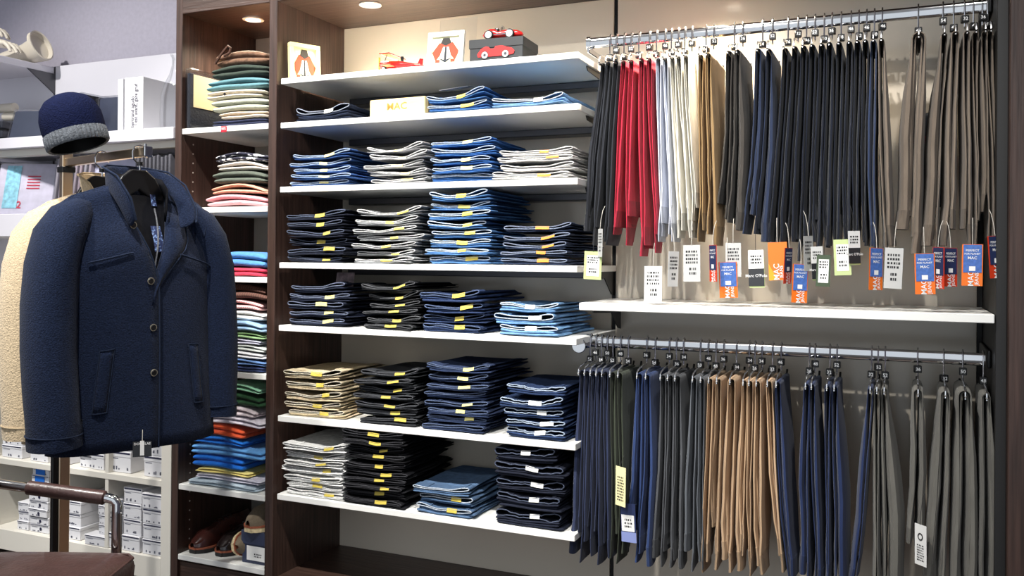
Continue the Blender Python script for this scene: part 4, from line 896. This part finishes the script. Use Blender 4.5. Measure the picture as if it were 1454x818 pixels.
# white boxes -------------------------------------------------------
BXM = M('white_box_card', (222, 222, 226), .6, noise=(8, .03)); STR = M('navy_stripe', (30, 32, 62), .5); BLU = M('blue_label', (20, 104, 200), .5)
BCOUNT = 0
def wbox(px0, px1, z, h, n, where, dep=.26, y0=.02, blue=0, dot=0, alt=0):
    global BCOUNT
    X0 = at(px0, pxz(px0, y0, z+h/2), y0).x; X1 = at(px1, pxz(px1, y0, z+h/2), y0).x
    rnd = random.Random(int(px0*7+z*100))
    for i in range(n):
        BCOUNT += 1; pos = 'single' if n == 1 else ('topmost' if i == n-1 else ('lowest' if i == 0 else ORD[i]+' from bottom'))
        b = thing('storage_box', f'white lidded box with navy stripe, {pos} {where}', 'box', ((X0+X1)/2+rnd.uniform(-.003, .003), y0+rnd.uniform(0, .012), z+.0005+i*h), math.radians(rnd.uniform(-1, 1)), 'white boxes on the wall shelving')
        W = (X1-X0)/2
        part('box_body', MB().cbox(-W, W, 0, dep, 0, h*.72, .0015), BXM, b, False); part('lid', MB().cbox(-W-.001, W+.001, -.0015, dep+.001, h*.70, h*.985, .002), BXM, b, False)
        part('stripe', MB().box(-W*.92, W*.96, -.0024, -.0016, h*.86, h*.93), STR, b, False)
        pm = MB(); 
        for k in range(5): x = rnd.uniform(-W*.8, W*.7); pm.box(x, x+W*.12, -.0007, -.0002, h*.12, h*rnd.uniform(.17, .3))
        pm.box(-W*.85, -W*.2, -.0007, -.0002, h*.62, h*.66)
        part('fine_print', pm, M('grey_print', (96, 98, 112), .6), b, False)
        if blue: part('blue_label', MB().box(-W*.55, W*.55, -.0030, -.0025, h*.1, h*.9), BLU, b, False)
        if dot: part('round_mark', MB().lathe([(0, 0), (.006, 0)], 14), STR, b, False, (W*.15, -.0012, h*.45), (pi/2, 0, 0))
Z1 = .4405; Z0 = .1765
wbox(2, 30, Z1, .047, 2, 'of the low pair under the cream coat sleeve', .25); wbox(4, 36, Z1+.0945, .045, 3, 'atop the pile under the cream sleeve', .25)
wbox(43, 67, Z1, .045, 2, 'of the pair left of the thin divider'.replace('left of', 'next to'), .25); wbox(77, 94, Z1, .041, 3, 'partly behind the stand post', .25)
wbox(110, 128, Z1, .044, 3, 'between stand post and divider, upper row', .25); wbox(129, 147, Z1, .056, 2, 'against the divider, upper row', .25)
wbox(154, 183, Z1, .076, 2, 'of the tall pair, upper row', .25); wbox(203, 231, Z1, .074, 3, 'beside dark cabinet, upper row', .25)
wbox(40, 66, Z0, .030, 6, 'of slim pile with round marks', .25, dot=1); wbox(43, 67, Z0+.181, .03, 2, 'with blue label on slim pile', .24, blue=1)
wbox(22, 37, Z0, .034, 3, 'of three beside the slim marked pile', .25)
wbox(85, 112, Z0, .046, 3, 'behind the chrome post, lower row', .30); wbox(118, 147, Z0, .036, 1, 'in front of long boxes', .05, .0)
wbox(138, 147, Z0+.037, .034, 4, 'of narrow pile by divider', .25)
wbox(154, 164, Z0, .056, 3, 'behind the chair tube', .25, .01); wbox(173, 198, Z0, .055, 4, 'of long boxes, lower row', .33, .012); wbox(200, 229, Z0, .053, 4, 'beside dark cabinet, lower row', .30, .008)
# packed shirts -----------------------------------------------------
def packed(label, loc, rz, W, H, T, rgb, lean=0, stripes=False, group=None, face=None):
    r = thing('packed_shirt', label, 'packed shirt', loc, rz, group); r.rotation_euler = (lean, 0, rz)
    sh = part('folded_shirt', MB().cbox(-W/2, W/2, 0, T, .001, H, min(T*.35, .008), 2), M('shirt_%d_%d_%d' % rgb, rgb, .8, noise=(30, .1)), r)
    part('clear_bag', MB().cbox(-W/2-.004, W/2+.004, -.003, T+.002, 0, H+.006, min(T*.4, .006), 2), FOIL, r)
    if stripes:
        for k in range(5): part('red_stripe', MB().box(.0, .05, -.0022, -.0012, H*.5+k*.012, H*.5+k*.012+.004), M('red_print', (200, 40, 70), .6), sh, False)
        part('aqua_band', MB().box(-W*.36, -W*.12, -.0024, -.0014, H*.12, H*.95), M('aqua_band', (150, 206, 222), .3, noise=(60, .3)), sh, False)
        text('2', .03, M('red_print', (200, 40, 70), .6), sh, (-.02, -.0026, H*.18))
    return r
ZU1 = 1.6405; ZU2 = 1.3555
p = at(34, 272, .06); packed('white shirt with red stripes in clear bag facing out', (p.x, .055, ZU2), math.radians(22), .235, .205, .02, (206, 200, 214), math.radians(-14), True)
for k in range(8):
    q = at(66+k*6.5, 275, .03); o = packed(f'grey packed shirt standing on edge, {ORD[k]} after the striped shirt', (q.x+.035, .15, ZU2), 0, .23, .195+.006*(k % 2), .013, (146+6*(k % 3), 140, 148), 0, False, 'packed shirts on edge'); o.rotation_euler = (0, math.radians(7), math.radians(88))
q = at(157, 262, .06); packed('lilac shirt in clear bag facing out behind the coat hangers', (q.x, .055, ZU2), math.radians(4), .19, .215, .02, (196, 194, 216), math.radians(-8))
for k in range(9):
    q = at(192+k*5.6, 262, .03); o = packed(f'charcoal packed shirt on edge, {ORD[k]} in the row by dark cabinet', (q.x+.014, .15, ZU2), 0, .23, .19+.004*(k % 3), .011, (84, 82, 88), 0, False, 'charcoal packed shirts on edge'); o.rotation_euler = (0, 0, math.radians(88))
for k in range(7):
    q = at(-4+k*9, 235, .2); packed(f'black packed shirt on edge, {ORD[k]} in the back row behind striped shirt', (q.x, .275, ZU2), math.radians(84), .17, .225-.004*k, .014, (24, 24, 30), 0, False, 'black packed shirts')
p = at(36, 170, .08); packed('dark slate shirt in glossy bag leaning beside the hat', (p.x+.03, .08, ZU1), math.radians(14), .20, .128, .025, (58, 64, 82), math.radians(-18))
for k in range(3):
    q = at(118+k*8, 170, .1); packed(f'black packed shirt upright by the hat, {ORD[k]} towards the white box', (q.x+.01, .14, ZU1), math.radians(88), .2, .15, .013, (22, 24, 32), 0, False, 'black upright packs')
p = at(158, 165, .06); packed('dark blue packed shirt leaning on the white lettered box', (p.x-.012, .05, ZU1), math.radians(2), .098, .135, .018, (40, 46, 66), math.radians(-6))
# lettered white box, glass bottle
b0 = at(172, 183, .06); b1 = at(207, 181, .06); LW = b1.x-b0.x
lb_ = thing('lettered_box', 'tall white box with handwritten lettering beside the glass bottle', 'box', ((b0.x+b1.x)/2, .045, ZU1), math.radians(1))
part('box_body', MB().cbox(-LW/2+.032, LW/2, 0, .26, 0, .192, .001), BXM, lb_, False); part('open_flap', MB().cbox(-LW/2, -LW/2+.024, .0, .24, 0, .190, .001), BXM, lb_, False)
GP = M('pen_ink', (52, 46, 66), .6)
text('bertrand agudo', .0165, GP, lb_, (.012, -.0008, .07), -pi/2, .8); text('l est avant, gare gruf', .0165, GP, lb_, (LW/2-.032, -.0008, .095), -pi/2, .8)
bo = at(240, 178, .07)
gb = thing('glass_bottle', 'clear glass carafe standing by the dark cabinet side', 'bottle', (min(bo.x, -.505), .11, ZU1))
pf = [(0, 0), (.052, 0), (.058, .006), (.060, .06), (.056, .13), (.042, .175), (.028, .205), (.021, .235), (.021, .26), (.026, .268), (.026, .276)]
part('bottle_body', MB().lathe(pf, 32), GLASS, gb)
# mannequin arm and hands, rolled tubes
MAN = M('mannequin_ivory', (206, 198, 184), .45, noise=(6, .03))
ar = at(40, 80, .2)
ma = thing('display_forearm', 'ivory mannequin forearm with open cut end on the upper shelf', 'mannequin arm', (-1.455, .30, 1.9958))
rings = []
for x, r, z in ((-.26, .026, .03), (-.18, .034, .036), (-.10, .042, .044), (-.05, .050, .054), (-.015, .060, .066), (0.0, .064, .072)):
    rings.append([(x+.03*math.sin(a)*(r > .055)*-1, r*.8*math.cos(a), z+r*math.sin(a)) for a in [2*pi*k/24 for k in range(24)]])
rings += [[(x-.004*j, y*.9, .072+(z-.072)*.9) for x, y, z in rings[-1]] for j in (0, 6)]
part('forearm', MB().rings(rings, True, True, True), MAN, ma, True, (0, 0, .004))
def hand(label, loc, rz, tilt, sc=1):
    h = thing('mannequin_hand', label, 'mannequin hand', loc, rz); h.rotation_euler = (0, tilt, rz)
    part('palm', MB().rings([[(x*sc, wd*sc*math.cos(a), (.0+th*math.sin(a))*sc) for a in [2*pi*k/16 for k in range(16)]] for x, wd, th in ((-.10, .022, .016), (-.06, .026, .017), (-.03, .036, .018), (.0, .040, .016), (.012, .036, .012))], True, True, True), MAN, h)
    for k, (y, L) in enumerate(((-.030, .062), (-.010, .074), (.011, .070), (.030, .054))):
        part('finger', MB().tube([(.0, y*sc, 0), (L*.4*sc, y*1.05*sc, .004*sc), (L*.75*sc, y*1.05*sc, -.008*sc), (L*sc, y*1.05*sc, -.026*sc)], [.0098*sc, .0092*sc, .0084*sc, .0058*sc], 10), MAN, h)
    part('thumb', MB().tube([(-.06*sc, -.026*sc, -.004*sc), (-.035*sc, -.05*sc, -.010*sc), (-.005*sc, -.058*sc, -.018*sc)], [.012*sc, .010*sc, .007*sc], 10), MAN, h)
h1 = at(14, 70, .22); hand('ivory mannequin hand resting across the mannequin forearm', (h1.x, .20, h1.z+.016), math.radians(10), math.radians(12))
h2 = at(-6, 42, .26); hand('ivory mannequin hand raised above the resting hand', (h2.x, .26, h2.z), math.radians(20), math.radians(16), .9)
for k in range(3):
    c = at(10, 160, .27); packed(f'dark packed shirt lying flat under the ivory rolls, {ORD[k]} from the shelf', (c.x-.05, .19, ZU1+.0005+k*.0382), 0, .26, .031, .15, (40, 42, 52), 0, False, 'flat packed shirts')
for i, (px, py, L, rr) in enumerate(((14, 151, .17, .0185), (0, 140, .12, .0185))):
    c = at(px, py, .23); zr_ = ZU1+.1146+.0005+rr+(i*2*rr*.98)
    tag(part('paper_roll', MB().rings([[(x, r_*math.cos(a), r_*math.sin(a)) for a in [2*pi*k/20 for k in range(20)]] for x, r_ in ((.02, rr*.6), (-.001, rr*.62), (-.002, rr*.98), (0, rr), (L, rr), (L+.002, rr*.9))], True, False, True), MAN, None, True, (c.x-.045, .245, zr_), (0, 0, math.radians(4-6*i))), ['ivory tube roll lying on flat dark packed shirts', 'ivory tube roll lying on top of another roll'][i], 'roll')
# printed bag deep between trousers on the upper rail
q = at(1318, 225, .2)
pbg = thing('printed_bag', 'dark printed plastic bag between brown grey trousers', 'bag', (q.x, .305, q.z-.12), math.radians(-4))
part('bag_body', pad(-.055, .055, -.006, .006, 0, .24), M('dark_bag', (22, 26, 34), .3), pbg); part('red_print', MB().box(-.05, .0, -.0085, -.0078, .17, .19), M('dull_red_print', (150, 40, 52), .5), pbg, False)
text('AC', .018, WINK, pbg, (.03, -.0085, .165)); text('LOTTO', .013, M('grey_print', (96, 98, 112), .6), pbg, (.02, -.0085, .08))
